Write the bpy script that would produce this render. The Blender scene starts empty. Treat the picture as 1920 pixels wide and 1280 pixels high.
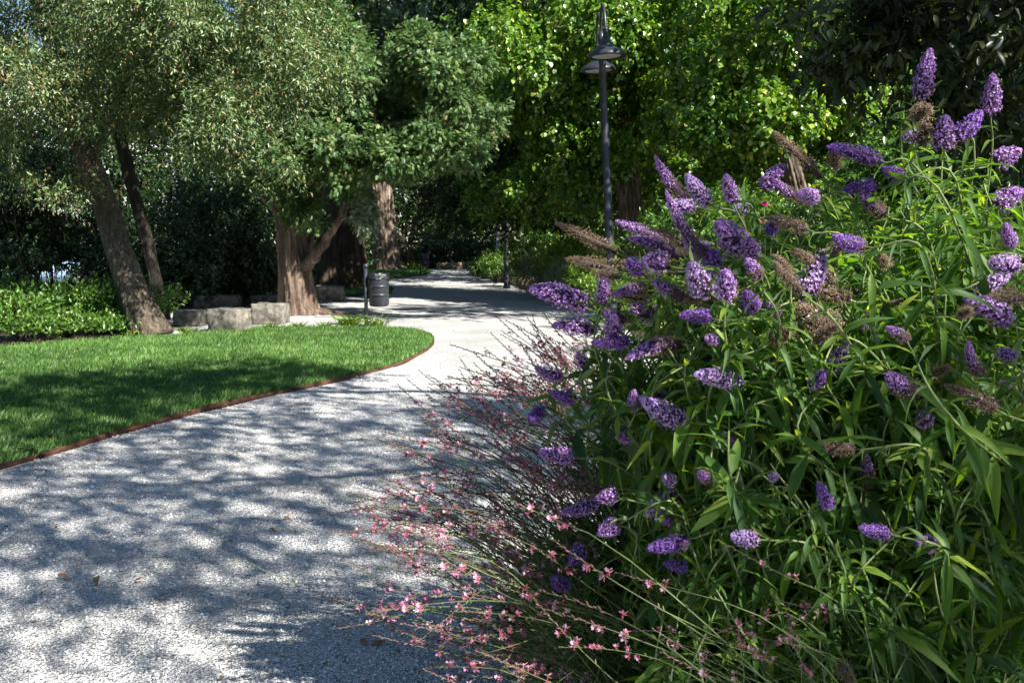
import bpy, math, random
import numpy as np
from mathutils import Vector, Matrix
C = bpy.context.scene.collection
SC = bpy.context.scene
PI = math.pi
F = 1867.0; HOR = 452.0; EYE = 1.6
TH = math.atan((640 - HOR) / F)
FWD = np.array([0, math.cos(TH), -math.sin(TH)]); UPV = np.array([0, math.sin(TH), math.cos(TH)])

def P(px, py, d):
    """world point seen at photo pixel (px,py) at ground distance d"""
    r = FWD + (px - 960) / F * np.array([1., 0, 0]) + (640 - py) / F * UPV
    return r / r[1] * d + np.array([0, 0, EYE])
def G(px, py, z=0.0):
    r = FWD + (px - 960) / F * np.array([1., 0, 0]) + (640 - py) / F * UPV
    return r * ((z - EYE) / r[2]) + np.array([0, 0, EYE])
def M(px, d):      # pixels to metres at distance d
    return px * d / F

# ------------------------------------------------------------------ mesh helpers
def nrm(a):
    return a / (np.linalg.norm(a, axis=-1, keepdims=True) + 1e-9)
def link(o, parent=None):
    C.objects.link(o)
    if parent is not None: o.parent = parent
    return o
def mesh(name, V, Fs, mat, tint=None, col=None, smooth=False):
    """V (n,3); Fs: list of (m,k) index arrays"""
    V = np.asarray(V, np.float32)
    if isinstance(Fs, np.ndarray): Fs = [Fs]
    Fs = [np.asarray(f, np.int32) for f in Fs if len(f)]
    me = bpy.data.meshes.new(name)
    me.vertices.add(len(V)); me.vertices.foreach_set('co', V.ravel())
    tot = np.concatenate([np.full(len(f), f.shape[1], np.int32) for f in Fs])
    idx = np.concatenate([f.ravel() for f in Fs])
    start = np.concatenate([[0], np.cumsum(tot)[:-1]]).astype(np.int32)
    me.loops.add(len(idx)); me.loops.foreach_set('vertex_index', idx)
    me.polygons.add(len(tot)); me.polygons.foreach_set('loop_start', start); me.polygons.foreach_set('loop_total', tot)
    if smooth: me.polygons.foreach_set('use_smooth', np.ones(len(tot), bool))
    if tint is not None:
        a = me.attributes.new('tint', 'FLOAT', 'POINT'); a.data.foreach_set('value', np.asarray(tint, np.float32))
    if col is not None:
        a = me.attributes.new('col', 'FLOAT_COLOR', 'POINT')
        c = np.ones((len(V), 4), np.float32); c[:, :3] = col; a.data.foreach_set('color', c.ravel())
    me.update(); me.validate()
    me.materials.append(mat)
    return me
def obj(name, me, parent=None):
    return link(bpy.data.objects.new(name, me), parent)
def tag(o, label, cat, group=None, kind=None):
    if label: o['label'] = label
    if cat: o['category'] = cat
    if group: o['group'] = group
    if kind: o['kind'] = kind
    return o
def thing(name, label, cat, group=None, loc=(0, 0, 0)):
    o = bpy.data.objects.new(name, None); o.location = loc; o.empty_display_size = .1
    link(o); return tag(o, label, cat, group)
def copy_tree(o, parent=None):
    c = o.copy(); C.objects.link(c); c.parent = parent
    if parent is not None: c.matrix_parent_inverse = o.matrix_parent_inverse.copy()
    for ch in [k for k in o.children]: copy_tree(ch, c)
    return c

class Acc:
    """collects pieces into one mesh"""
    def __init__(s): s.V = []; s.F = {}; s.n = 0; s.T = []; s.Cc = []
    def add(s, V, Fs, tint=None, col=None):
        V = np.asarray(V, float)
        if isinstance(Fs, np.ndarray): Fs = [Fs]
        for f in Fs:
            f = np.asarray(f); s.F.setdefault(f.shape[1], []).append(f + s.n)
        s.V.append(V); s.n += len(V)
        s.T.append(np.zeros(len(V)) + (0.5 if tint is None else tint))
        c = np.zeros((len(V), 3)) + (0.5 if col is None else col); s.Cc.append(c)
        return s
    def mesh(s, name, mat, smooth=False, tint=True, col=False):
        return mesh(name, np.concatenate(s.V), [np.concatenate(v) for v in s.F.values()], mat,
                    np.concatenate(s.T) if tint else None, np.concatenate(s.Cc) if col else None, smooth)

def inst(tv, tf, pos, X, Y, Z, sc):
    """instance template verts (n,3), faces (m,k) at N frames; sc (N,3)"""
    N = len(pos); n = len(tv)
    sc = np.broadcast_to(sc, (N, 3))
    V = (pos[:, None, :] + (tv[None, :, 0:1] * sc[:, None, 0:1]) * X[:, None, :]
         + (tv[None, :, 1:2] * sc[:, None, 1:2]) * Y[:, None, :] + (tv[None, :, 2:3] * sc[:, None, 2:3]) * Z[:, None, :])
    Fo = tf[None] + (np.arange(N) * n)[:, None, None]
    return V.reshape(-1, 3), Fo.reshape(-1, tf.shape[1])
def frames(d, n):
    X = nrm(d); Z = nrm(n - (n * X).sum(-1, keepdims=True) * X); Y = np.cross(Z, X)
    return X, Y, Z
def rs(rng, N):      # random unit vectors
    return nrm(rng.normal(size=(N, 3)))

def catmull(pts, n):
    pts = np.asarray(pts, float); k = len(pts)
    if k < 3:
        t = np.linspace(0, 1, n)[:, None]; return pts[0] * (1 - t) + pts[-1] * t
    ext = np.vstack([2 * pts[0] - pts[1], pts, 2 * pts[-1] - pts[-2]])
    u = np.linspace(0, k - 1 - 1e-6, n); i = u.astype(int); t = (u - i)[:, None]
    a, b, c, d = ext[i], ext[i + 1], ext[i + 2], ext[i + 3]
    return .5 * (2 * b + (c - a) * t + (2 * a - 5 * b + 4 * c - d) * t ** 2 + (3 * b - a - 3 * c + d) * t ** 3)
def tube(pts, rad, sides=8, flute=None, cap=True):
    """swept tube; returns V, [quads, caps]"""
    pts = np.asarray(pts, float); n = len(pts); rad = np.broadcast_to(rad, (n,)).astype(float)
    T = nrm(np.gradient(pts, axis=0))
    up = np.array([0., 0, 1.]) if abs(T[0][2]) < .9 else np.array([1., 0, 0])
    U = np.zeros_like(pts); u = up
    for i in range(n):
        u = u - (u @ T[i]) * T[i]; u /= np.linalg.norm(u) + 1e-9; U[i] = u
    W = np.cross(T, U)
    a = np.arange(sides) / sides * 2 * PI
    R = rad[:, None] * np.ones(sides)
    if flute is not None: R = R * flute(np.arange(n)[:, None] / max(n - 1, 1), a[None, :], pts)
    V = pts[:, None] + R[..., None] * (np.cos(a)[None, :, None] * U[:, None] + np.sin(a)[None, :, None] * W[:, None])
    i = np.arange(n - 1)[:, None] * sides; j = np.arange(sides)[None]; j2 = (j + 1) % sides
    Q = np.stack([i + j, i + j2, i + sides + j2, i + sides + j], -1).reshape(-1, 4)
    Fs = [Q]
    if cap: Fs.append(np.array([list(range(sides))[::-1], [(n - 1) * sides + k for k in range(sides)]]))
    return V.reshape(-1, 3), Fs
def lathe(prof, sides=24):
    prof = np.asarray(prof, float); n = len(prof); a = np.arange(sides) / sides * 2 * PI
    V = np.stack([prof[:, 0:1] * np.cos(a), prof[:, 0:1] * np.sin(a), np.repeat(prof[:, 1:2], sides, 1)], -1)
    i = np.arange(n - 1)[:, None] * sides; j = np.arange(sides)[None]; j2 = (j + 1) % sides
    return V.reshape(-1, 3), [np.stack([i + j, i + j2, i + sides + j2, i + sides + j], -1).reshape(-1, 4)]
def box(x0, x1, y0, y1, z0, z1):
    V = np.array([[x, y, z] for z in (z0, z1) for (x, y) in ((x0, y0), (x1, y0), (x1, y1), (x0, y1))])
    Fq = np.array([[3, 2, 1, 0], [4, 5, 6, 7], [0, 1, 5, 4], [1, 2, 6, 5], [2, 3, 7, 6], [3, 0, 4, 7]])
    return V, Fq
def noise3(p, f=1.0, seed=0):
    r = np.random.default_rng(seed); s = 0
    for k in range(5):
        w = r.normal(size=3); w = w / np.linalg.norm(w) * f * (1 + .45 * k); ph = r.uniform(0, 6.28, 2)
        w2 = r.normal(size=3); w2 = w2 / np.linalg.norm(w2) * f * (1 + .3 * k)
        s = s + np.sin(p @ w + ph[0] + 1.3 * np.sin(p @ w2 + ph[1])) / 5 ** .5
    return s

# ------------------------------------------------------------------ materials
def newmat(name):
    m = bpy.data.materials.new(name); m.use_nodes = True
    nt = m.node_tree; nt.nodes.clear()
    out = nt.nodes.new('ShaderNodeOutputMaterial')
    return m, nt, out
def N(nt, t, **kw):
    n = nt.nodes.new(t)
    for k, v in kw.items():
        if hasattr(n, k): setattr(n, k, v)
        else: n.inputs[k].default_value = v
    return n
def ramp(nt, stops):
    r = nt.nodes.new('ShaderNodeValToRGB'); e = r.color_ramp.elements
    while len(e) < len(stops): e.new(0.5)
    for i, (p, c) in enumerate(stops): e[i].position = p; e[i].color = (*c, 1)
    return r
def leafmat(name, stops, trans=.3, tcol=(1.3, 1.5, .6), rough=.45, spec=.5, under=None, vein=0):
    m, nt, out = newmat(name); L = nt.links
    at = N(nt, 'ShaderNodeAttribute', attribute_name='tint')
    r = ramp(nt, stops); L.new(at.outputs['Fac'], r.inputs[0])
    col = r.outputs[0]
    if under:
        g = N(nt, 'ShaderNodeNewGeometry'); mx = N(nt, 'ShaderNodeMixRGB'); mx.inputs[2].default_value = (*under, 1)
        L.new(g.outputs['Backfacing'], mx.inputs[0]); L.new(col, mx.inputs[1]); col = mx.outputs[0]
    b = N(nt, 'ShaderNodeBsdfPrincipled', Roughness=rough); b.inputs['Specular IOR Level'].default_value = spec
    L.new(col, b.inputs['Base Color'])
    t = N(nt, 'ShaderNodeBsdfTranslucent')
    mu = N(nt, 'ShaderNodeMixRGB', blend_type='MULTIPLY'); mu.inputs[0].default_value = 1; mu.inputs[2].default_value = (*tcol, 1)
    L.new(r.outputs[0], mu.inputs[1]); L.new(mu.outputs[0], t.inputs[0])
    mx = N(nt, 'ShaderNodeMixShader'); mx.inputs[0].default_value = trans
    L.new(b.outputs[0], mx.inputs[1]); L.new(t.outputs[0], mx.inputs[2]); L.new(mx.outputs[0], out.inputs[0])
    if vein:
        n = N(nt, 'ShaderNodeTexNoise', Scale=vein); bp = N(nt, 'ShaderNodeBump', Strength=.3, Distance=.002)
        tc = N(nt, 'ShaderNodeTexCoord'); L.new(tc.outputs['Object'], n.inputs[0]); L.new(n.outputs[0], bp.inputs['Height']); L.new(bp.outputs[0], b.inputs['Normal'])
    return m
def colmat(name, trans=.3, rough=.6, spec=.3):
    m, nt, out = newmat(name); L = nt.links
    at = N(nt, 'ShaderNodeAttribute', attribute_name='col')
    b = N(nt, 'ShaderNodeBsdfPrincipled', Roughness=rough); b.inputs['Specular IOR Level'].default_value = spec
    L.new(at.outputs['Color'], b.inputs['Base Color'])
    t = N(nt, 'ShaderNodeBsdfTranslucent'); L.new(at.outputs['Color'], t.inputs[0])
    mx = N(nt, 'ShaderNodeMixShader'); mx.inputs[0].default_value = trans
    L.new(b.outputs[0], mx.inputs[1]); L.new(t.outputs[0], mx.inputs[2]); L.new(mx.outputs[0], out.inputs[0])
    return m
def noisemat(name, stops, scale=(5, 5, 5), nscale=1.0, detail=6, rough=.85, bump=.5, dist=.02, bscale=None, spec=.3, metal=0, rough2=None, dtl2=None):
    m, nt, out = newmat(name); L = nt.links
    tc = N(nt, 'ShaderNodeTexCoord'); mp = N(nt, 'ShaderNodeMapping'); mp.inputs['Scale'].default_value = scale
    L.new(tc.outputs['Object'], mp.inputs[0])
    n = N(nt, 'ShaderNodeTexNoise', Scale=nscale, Detail=detail, Roughness=.65); L.new(mp.outputs[0], n.inputs[0])
    r = ramp(nt, stops); L.new(n.outputs[0], r.inputs[0])
    b = N(nt, 'ShaderNodeBsdfPrincipled', Roughness=rough, Metallic=metal); b.inputs['Specular IOR Level'].default_value = spec
    L.new(r.outputs[0], b.inputs['Base Color'])
    n2 = N(nt, 'ShaderNodeTexNoise', Scale=bscale or nscale * 2.2, Detail=8, Roughness=.7); L.new(mp.outputs[0], n2.inputs[0])
    bp = N(nt, 'ShaderNodeBump', Strength=bump, Distance=dist); L.new(n2.outputs[0], bp.inputs['Height']); L.new(bp.outputs[0], b.inputs['Normal'])
    L.new(b.outputs[0], out.inputs[0])
    return m

MT = {}
MT['bark_yew'] = noisemat('bark_yew', [(.3, (.04, .029, .021)), (.5, (.145, .10, .072)), (.72, (.32, .25, .19))], (9, 9, .9), 1.2, 8, bump=1, dist=.06)
MT['bark_oak'] = noisemat('bark_oak', [(.3, (.035, .027, .018)), (.52, (.11, .088, .062)), (.75, (.26, .21, .15))], (12, 12, 5), 1.3, 8, bump=1, dist=.04)
MT['bark_pine'] = noisemat('bark_pine', [(.32, (.05, .03, .02)), (.5, (.26, .19, .14)), (.7, (.48, .38, .30))], (6, 6, 1.3), 1.1, 8, bump=1, dist=.09)
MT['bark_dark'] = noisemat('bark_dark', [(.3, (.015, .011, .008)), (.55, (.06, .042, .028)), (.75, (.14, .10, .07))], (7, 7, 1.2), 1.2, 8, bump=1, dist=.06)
MT['bark_grey'] = noisemat('bark_grey', [(.3, (.05, .035, .024)), (.5, (.16, .12, .085)), (.72, (.36, .30, .24))], (9, 9, 1.4), 1.2, 8, bump=1, dist=.06)
MT['bark_shaded'] = noisemat('bark_shaded', [(.3, (.010, .008, .006)), (.55, (.03, .024, .018)), (.75, (.07, .055, .04))], (9, 9, 2), 1.2, 8, bump=1, dist=.04)  # bark colour blackened because this trunk stands in shade
MT['bark_linden'] = noisemat('bark_linden', [(.3, (.03, .02, .013)), (.5, (.12, .08, .05)), (.72, (.30, .22, .15))], (9, 9, 1.2), 1.2, 8, bump=1, dist=.05)
MT['oak'] = leafmat('leaf_oak', [(0, (.05, .08, .034)), (.5, (.115, .18, .062)), (.86, (.25, .33, .13)), (.97, (.34, .38, .22)), (.995, (.27, .14, .06))], .28, (1.2, 1.4, .5), .38, .6)
MT['yew'] = leafmat('leaf_yew', [(0, (.04, .085, .03)), (.5, (.10, .185, .055)), (.85, (.22, .32, .11)), (.98, (.30, .25, .13))], .25, (1.1, 1.3, .5), .5, .4)
MT['linden'] = leafmat('leaf_linden', [(0, (.035, .095, .012)), (.4, (.09, .20, .022)), (.75, (.20, .33, .035)), (.92, (.44, .50, .12))], .42, (1.5, 1.5, .35), .33, .8)
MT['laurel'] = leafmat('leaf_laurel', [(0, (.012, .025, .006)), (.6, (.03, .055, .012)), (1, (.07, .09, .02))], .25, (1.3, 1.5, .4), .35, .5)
MT['far'] = leafmat('leaf_far', [(0, (.012, .028, .007)), (.6, (.03, .065, .014)), (1, (.08, .13, .03))], .3, (1.3, 1.4, .4), .5, .4)  # leaf green darkened for the shade this foliage stands in
MT['shrub'] = leafmat('leaf_shrub', [(0, (.035, .09, .012)), (.6, (.09, .19, .028)), (1, (.21, .33, .06))], .35, (1.4, 1.4, .4), .35, .6)
MT['darkshrub'] = leafmat('leaf_darkshrub', [(0, (.012, .03, .010)), (.6, (.03, .07, .02)), (1, (.08, .14, .05))], .25, (1.2, 1.4, .5), .35, .6)  # green kept darker, with the shade under the trees in the colour
MT['lime'] = leafmat('leaf_lime', [(0, (.07, .15, .015)), (.6, (.15, .27, .03)), (1, (.30, .42, .06))], .4, (1.3, 1.3, .4), .4, .5)
MT['silver'] = leafmat('leaf_silver', [(0, (.10, .14, .09)), (.6, (.22, .27, .17)), (1, (.38, .42, .28))], .25, (1.1, 1.2, .7), .6, .3)
MT['bud'] = leafmat('leaf_buddleia', [(0, (.026, .066, .018)), (.45, (.07, .15, .03)), (.8, (.15, .245, .04)), (1, (.32, .38, .07))], .5, (2.5, 2.5, .25), .52, .4, under=(.19, .26, .14), vein=90)
MT['gleaf'] = leafmat('leaf_gaura', [(0, (.025, .06, .016)), (.6, (.06, .12, .03)), (1, (.14, .20, .05))], .3, (1.5, 1.6, .4), .45, .4)
MT['grass'] = leafmat('grass_blade', [(0, (.05, .105, .022)), (.6, (.105, .23, .042)), (.93, (.22, .36, .10)), (1, (.40, .40, .18))], .35, (1.1, 1.2, .5), .45, .4)
MT['stemgreen'] = noisemat('stem_green', [(.3, (.08, .125, .04)), (.7, (.21, .26, .10))], (20, 20, 20), 1, 3, .6, .1, .002)
MT['stemred'] = noisemat('stem_red', [(.3, (.06, .09, .03)), (.7, (.18, .22, .08))], (14, 14, 14), 1, 3, .6, .1, .002)
MT['flower'] = colmat('flower_petals', .25)
MT['corten'] = noisemat('corten_steel', [(.3, (.03, .014, .009)), (.55, (.085, .036, .02)), (.75, (.17, .075, .042))], (6, 6, 18), 1.2, 8, .8, .3, .004)
MT['iron'] = noisemat('painted_iron', [(.3, (.016, .019, .024)), (.7, (.032, .037, .046))], (5, 5, 5), 2, 4, .38, .05, .002, spec=.5)
MT['darkiron'] = noisemat('dark_iron', [(.3, (.010, .012, .014)), (.7, (.02, .022, .026))], (5, 5, 5), 2, 4, .5, .05, .002, spec=.4)
MT['palegrey'] = noisemat('grey_paint', [(.3, (.20, .23, .27)), (.7, (.30, .33, .37))], (5, 5, 5), 2, 4, .5, .05, .002, spec=.4)
MT['lens'] = noisemat('lamp_lens', [(.3, (.50, .50, .47)), (.7, (.66, .65, .60))], (5, 5, 5), 2, 4, .3, .05, .002, spec=.5)
MT['bag'] = noisemat('bin_liner', [(.3, (.008, .009, .011)), (.7, (.02, .022, .026))], (12, 12, 12), 1.5, 4, .18, .8, .02, spec=.8)
MT['stone'] = noisemat('bench_stone', [(.28, (.045, .04, .025)), (.45, (.12, .11, .09)), (.6, (.24, .22, .18)), (.8, (.38, .36, .31))], (3.5, 3.5, 3.5), 1.6, 10, .9, .8, .03)
MT['rock'] = noisemat('edging_rock', [(.28, (.08, .055, .035)), (.5, (.30, .22, .15)), (.75, (.50, .40, .30))], (5, 5, 5), 1.4, 10, .9, 1, .04)
MT['soil'] = noisemat('soil', [(.3, (.018, .012, .008)), (.5, (.06, .042, .028)), (.66, (.14, .10, .065)), (.8, (.30, .24, .18))], (9, 9, 9), 2.5, 12, .95, .8, .03)
MT['lawnsoil'] = noisemat('lawn_turf', [(.3, (.02, .045, .010)), (.7, (.06, .12, .025))], (6, 6, 6), 2.5, 10, .95, .8, .03)
MT['deadleaf'] = noisemat('dead_leaf', [(.3, (.12, .06, .03)), (.7, (.32, .19, .10))], (12, 12, 12), 1, 4, .7, .3, .003)
MT['plaster'] = noisemat('plaster', [(.3, (.38, .38, .37)), (.7, (.50, .50, .48))], (.8, .8, .8), 1, 6, .9, .2, .01)
MT['pinkplaster'] = noisemat('pink_plaster', [(.3, (.44, .27, .20)), (.7, (.56, .37, .28))], (.8, .8, .8), 1, 6, .9, .2, .01)
MT['shutter'] = noisemat('shutter_paint', [(.3, (.16, .05, .035)), (.7, (.24, .08, .05))], (3, 3, 3), 1, 4, .7, .2, .01)
MT['roof'] = noisemat('terracotta', [(.3, (.30, .12, .06)), (.55, (.46, .22, .13)), (.75, (.60, .36, .24))], (3, 3, 12), 1, 6, .9, .6, .03)
MT['glass'] = noisemat('window_glass', [(.3, (.02, .025, .03)), (.7, (.04, .05, .06))], (3, 3, 3), 1, 4, .08, .02, .01, spec=.8)
MT['carpaint'] = noisemat('car_paint', [(.3, (.20, .30, .46)), (.7, (.25, .35, .52))], (1, 1, 1), 1, 2, .25, .01, .001, spec=.7)
MT['tyre'] = noisemat('tyre_rubber', [(.3, (.012, .012, .012)), (.7, (.025, .025, .025))], (9, 9, 9), 1, 2, .8, .1, .004)

# gravel: fine crushed white stone
def gravelmat():
    m, nt, out = newmat('white_gravel'); L = nt.links
    tc = N(nt, 'ShaderNodeTexCoord')
    v = N(nt, 'ShaderNodeTexVoronoi', Scale=85); L.new(tc.outputs['Object'], v.inputs[0])
    v2 = N(nt, 'ShaderNodeTexVoronoi', Scale=36); L.new(tc.outputs['Object'], v2.inputs[0])
    sep = N(nt, 'ShaderNodeSeparateColor'); L.new(v.outputs['Color'], sep.inputs[0])
    r = ramp(nt, [(0, (.24, .235, .225)), (.15, (.46, .455, .44)), (.6, (.64, .635, .615)), (1, (.78, .775, .755))]); L.new(sep.outputs[0], r.inputs[0])
    n = N(nt, 'ShaderNodeTexNoise', Scale=1.1, Detail=8, Roughness=.6); L.new(tc.outputs['Object'], n.inputs[0])
    r2 = ramp(nt, [(.3, (.80, .77, .72)), (.6, (1, 1, 1))]); L.new(n.outputs[0], r2.inputs[0])
    mu = N(nt, 'ShaderNodeMixRGB', blend_type='MULTIPLY'); mu.inputs[0].default_value = 1
    L.new(r.outputs[0], mu.inputs[1]); L.new(r2.outputs[0], mu.inputs[2])
    b = N(nt, 'ShaderNodeBsdfPrincipled', Roughness=.85); b.inputs['Specular IOR Level'].default_value = .25
    L.new(mu.outputs[0], b.inputs['Base Color'])
    ad = N(nt, 'ShaderNodeMath', operation='ADD'); L.new(v.outputs['Distance'], ad.inputs[0]); L.new(v2.outputs['Distance'], ad.inputs[1])
    n3 = N(nt, 'ShaderNodeTexNoise', Scale=9, Detail=8, Roughness=.7); L.new(tc.outputs['Object'], n3.inputs[0])
    ad2 = N(nt, 'ShaderNodeMath', operation='SUBTRACT'); L.new(n3.outputs[0], ad2.inputs[0]); L.new(ad.outputs[0], ad2.inputs[1])
    bp = N(nt, 'ShaderNodeBump', Strength=1.0, Distance=.02); L.new(ad2.outputs[0], bp.inputs['Height']); L.new(bp.outputs[0], b.inputs['Normal'])
    L.new(b.outputs[0], out.inputs[0]); return m
MT['gravel'] = gravelmat()
def pebmat():
    m, nt, out = newmat('white_pebble'); L = nt.links
    at = N(nt, 'ShaderNodeAttribute', attribute_name='tint')
    r = ramp(nt, [(0, (.11, .11, .105)), (.06, (.36, .355, .345)), (.35, (.60, .60, .585)), (1, (.82, .82, .80))]); L.new(at.outputs['Fac'], r.inputs[0])
    b = N(nt, 'ShaderNodeBsdfPrincipled', Roughness=.8); b.inputs['Specular IOR Level'].default_value = .25
    L.new(r.outputs[0], b.inputs['Base Color']); L.new(b.outputs[0], out.inputs[0]); return m
MT['pebble'] = pebmat()

# ------------------------------------------------------------------ leaf templates
LEAF2 = (np.array([[0, 0, 0], [.42, .5, .10], [1, 0, -.06], [.42, -.5, .10]]), np.array([[0, 2, 1], [0, 3, 2]]))
# heart / round leaf
LEAF4 = (np.array([[0, 0, 0], [.12, .38, .08], [.55, .46, .08], [1, 0, -.1], [.55, -.46, .08], [.12, -.38, .08], [.5, 0, 0]]),
         np.array([[0, 6, 1], [1, 6, 2], [2, 6, 3], [3, 6, 4], [4, 6, 5], [5, 6, 0]])[:, ::-1])
def spray_template():
    V = []; Fc = []
    def blade(x0, y0, dx, dy, w, z=0):
        n = len(V); nx, ny = -dy, dx; l = math.hypot(dx, dy); nx, ny = nx / l * w, ny / l * w
        V.extend([[x0, y0, z], [x0 + dx * .5 + nx, y0 + dy * .5 + ny, z + .03], [x0 + dx, y0 + dy, z - .12], [x0 + dx * .5 - nx, y0 + dy * .5 - ny, z + .03]])
        Fc.append([n, n + 3, n + 2, n + 1])
    blade(0, 0, 1, 0, .05)
    for k, t in enumerate((.12, .28, .44, .60, .76)):
        l = .5 * (1 - .5 * t)
        blade(t, 0, l * .72, l * .6, .055); blade(t + .05, 0, l * .72, -l * .6, .055)
    return np.array(V), np.array(Fc)
SPRAY = spray_template()
def lance_template(seg=5, curl=.25, wave=0):
    V = []; Fc = []
    for i in range(seg + 1):
        t = i / seg; w = .5 * math.sin(PI * min(1, t ** .75)) ** .8 if 0 < t < 1 else 0.02
        z = -curl * t * t; V += [[t, w, z + .12 * w + wave * math.sin(t * 9)], [t, 0, z], [t, -w, z + .12 * w - wave * math.sin(t * 8)]]
    for i in range(seg):
        a = 3 * i
        Fc += [[a + 1, a + 4, a + 3, a], [a + 2, a + 5, a + 4, a + 1]]
    return np.array(V), np.array(Fc)
LANCE = [lance_template(5, c, w) for c, w in ((.15, .02), (.5, .03), (.95, .01), (.3, .04))]

def foliage(rng, blobs, ntwig, per=10, tlen=.35, ll=.06, lw=.4, droop=.2, shell=.45, gap=(1.6, -.25), nup=.5, ldroop=.3, tpl=LEAF2, spread=.8, seed=1, tintv=.28, fine=None, rj=.2):
    """blobs rows: cx,cy,cz,rx,ry,rz. twigs in the outer part of the blobs, leaves along each twig"""
    B = np.array(blobs, float); vol = (B[:, 3] * B[:, 4] * B[:, 5]) ** .67; pr = vol / vol.sum()
    bi = rng.choice(len(B), ntwig, p=pr); b = B[bi]
    o = rs(rng, ntwig); r = (shell ** 3 + (1 - shell ** 3) * rng.random(ntwig)) ** (1 / 3)
    p = b[:, :3] + o * b[:, 3:] * (r * (1 + rj * rng.normal(size=ntwig)))[:, None]
    keep = noise3(p, gap[0], seed) > gap[1]
    if fine: keep &= noise3(p, fine[0], seed + 7) > fine[1]
    keep &= p[:, 2] > .15
    p = p[keep]; o = o[keep]; n = len(p)
    o = nrm(o / b[keep][:, 3:])
    td = nrm(o * .8 + rs(rng, n) * .6 + np.array([0, 0, -droop]))
    tl = tlen * rng.uniform(.6, 1.3, n)
    t = (np.arange(per) + rng.random((n, per))) / per
    pos = p[:, None] + td[:, None] * (t * tl[:, None])[..., None] + np.array([0, 0, -1]) * (droop * .5 * tl[:, None] * t ** 2)[..., None]
    pos = pos.reshape(-1, 3) + rng.normal(size=(n * per, 3)) * tlen * .10
    d = nrm(np.repeat(td, per, 0) * .6 + rs(rng, n * per) * spread + np.array([0, 0, -ldroop]))
    nn = nrm(np.repeat(o, per, 0) * .5 + rs(rng, n * per) * .6 + np.array([0, 0, nup]))
    X, Y, Z = frames(d, nn)
    s = ll * rng.uniform(.6, 1.25, n * per)
    V, Fc = inst(tpl[0], tpl[1], pos, X, Y, Z, np.stack([s, s * lw, s], -1))
    tw = np.clip(.5 + .5 * noise3(p, gap[0] * 2.3, seed + 3) * .35, 0, 1)
    ti = np.clip(np.repeat(tw, per) + rng.normal(size=n * per) * tintv - .05, 0, 1)
    ti = np.where(rng.random(n * per) < .02, 1.0, ti)
    return V, Fc, np.repeat(ti, len(tpl[0]))
def blobs_px(L):
    """rows (px,py,d,rx_px,rz_px,ry_m) -> world blobs"""
    out = []
    for px, py, d, rx, rz, ry in L:
        c = P(px, py, d); out.append([*c, M(rx, d), ry, M(rz, d)])
    return out
def lumpy(blobs, k=7, sc=.45, pos=.78, seed=0):
    r = np.random.default_rng(seed); out = []
    for b in blobs:
        b = np.array(b)
        for o in rs(r, k):
            s = sc * r.uniform(.7, 1.3)
            out.append([*(b[:3] + o * b[3:] * pos * r.uniform(.75, 1.25)), *(b[3:] * s)])
    return out
def crown(name, mat, parent, rng, blobs, ntwig, **kw):
    V, Fc, t = foliage(rng, blobs, ntwig, **kw)
    return obj(name, mesh(name, V, Fc, mat, t), parent)
def bark_flute(seed, amp=.10, k=7, flare=0):
    r = np.random.default_rng(seed); ph = r.uniform(0, 6.28, 6)
    def f(t, a, pts):
        h = t * 6
        s = 1 + amp * (np.sin(k * a + ph[0] + .8 * np.sin(h + ph[1])) * .5 + .4 * np.sin((k - 3) * a + ph[2] - h * .4) + .35 * np.sin(3 * a + ph[3] + h * .9) + .35 * np.sin((2 * k + 1) * a + h * 1.7))
        if flare: s = s + flare * np.exp(-t * 14) * (1 + .5 * np.sin(5 * a + ph[4]) + .3 * np.sin(3 * a + ph[5]))
        return s
    return f
def trunk(name, pts, rad, mat, parent, seed=0, amp=.1, k=7, flare=.0, sides=110, n=130):
    c = catmull(pts, n); r = np.interp(np.linspace(0, 1, n), np.linspace(0, 1, len(rad)), rad)
    V, Fs = tube(c, r, sides, bark_flute(seed, amp, k, flare))
    cc = np.repeat(c, sides, 0); rd = V - cc; rr_ = np.linalg.norm(rd, axis=1, keepdims=True); q = V * np.array([1, 1, .16])
    if sides > 30:
        rg = 1 - np.abs(noise3(q, 26, seed)) * 1.1 + .35 * noise3(V * [1, 1, .4], 60, seed + 1)
        V = V + nrm(rd) * (rg[:, None] * .07 * np.minimum(rr_, .4))
    return obj(name, mesh(name, V, Fs, mat, smooth=True), parent)
def limb(pts, rad, mat, parent, n=16, sides=9, name='limb'):
    c = catmull(pts, n); c[1:-1] += np.random.default_rng(int(abs(c[0][0] * 100)) + n).normal(size=(n - 2, 3)) * rad[0] * .12
    r = np.interp(np.linspace(0, 1, n), np.linspace(0, 1, len(rad)), rad)
    V, Fs = tube(c, r, sides); return obj(name, mesh(name, V, Fs, mat, smooth=True), parent)

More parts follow.
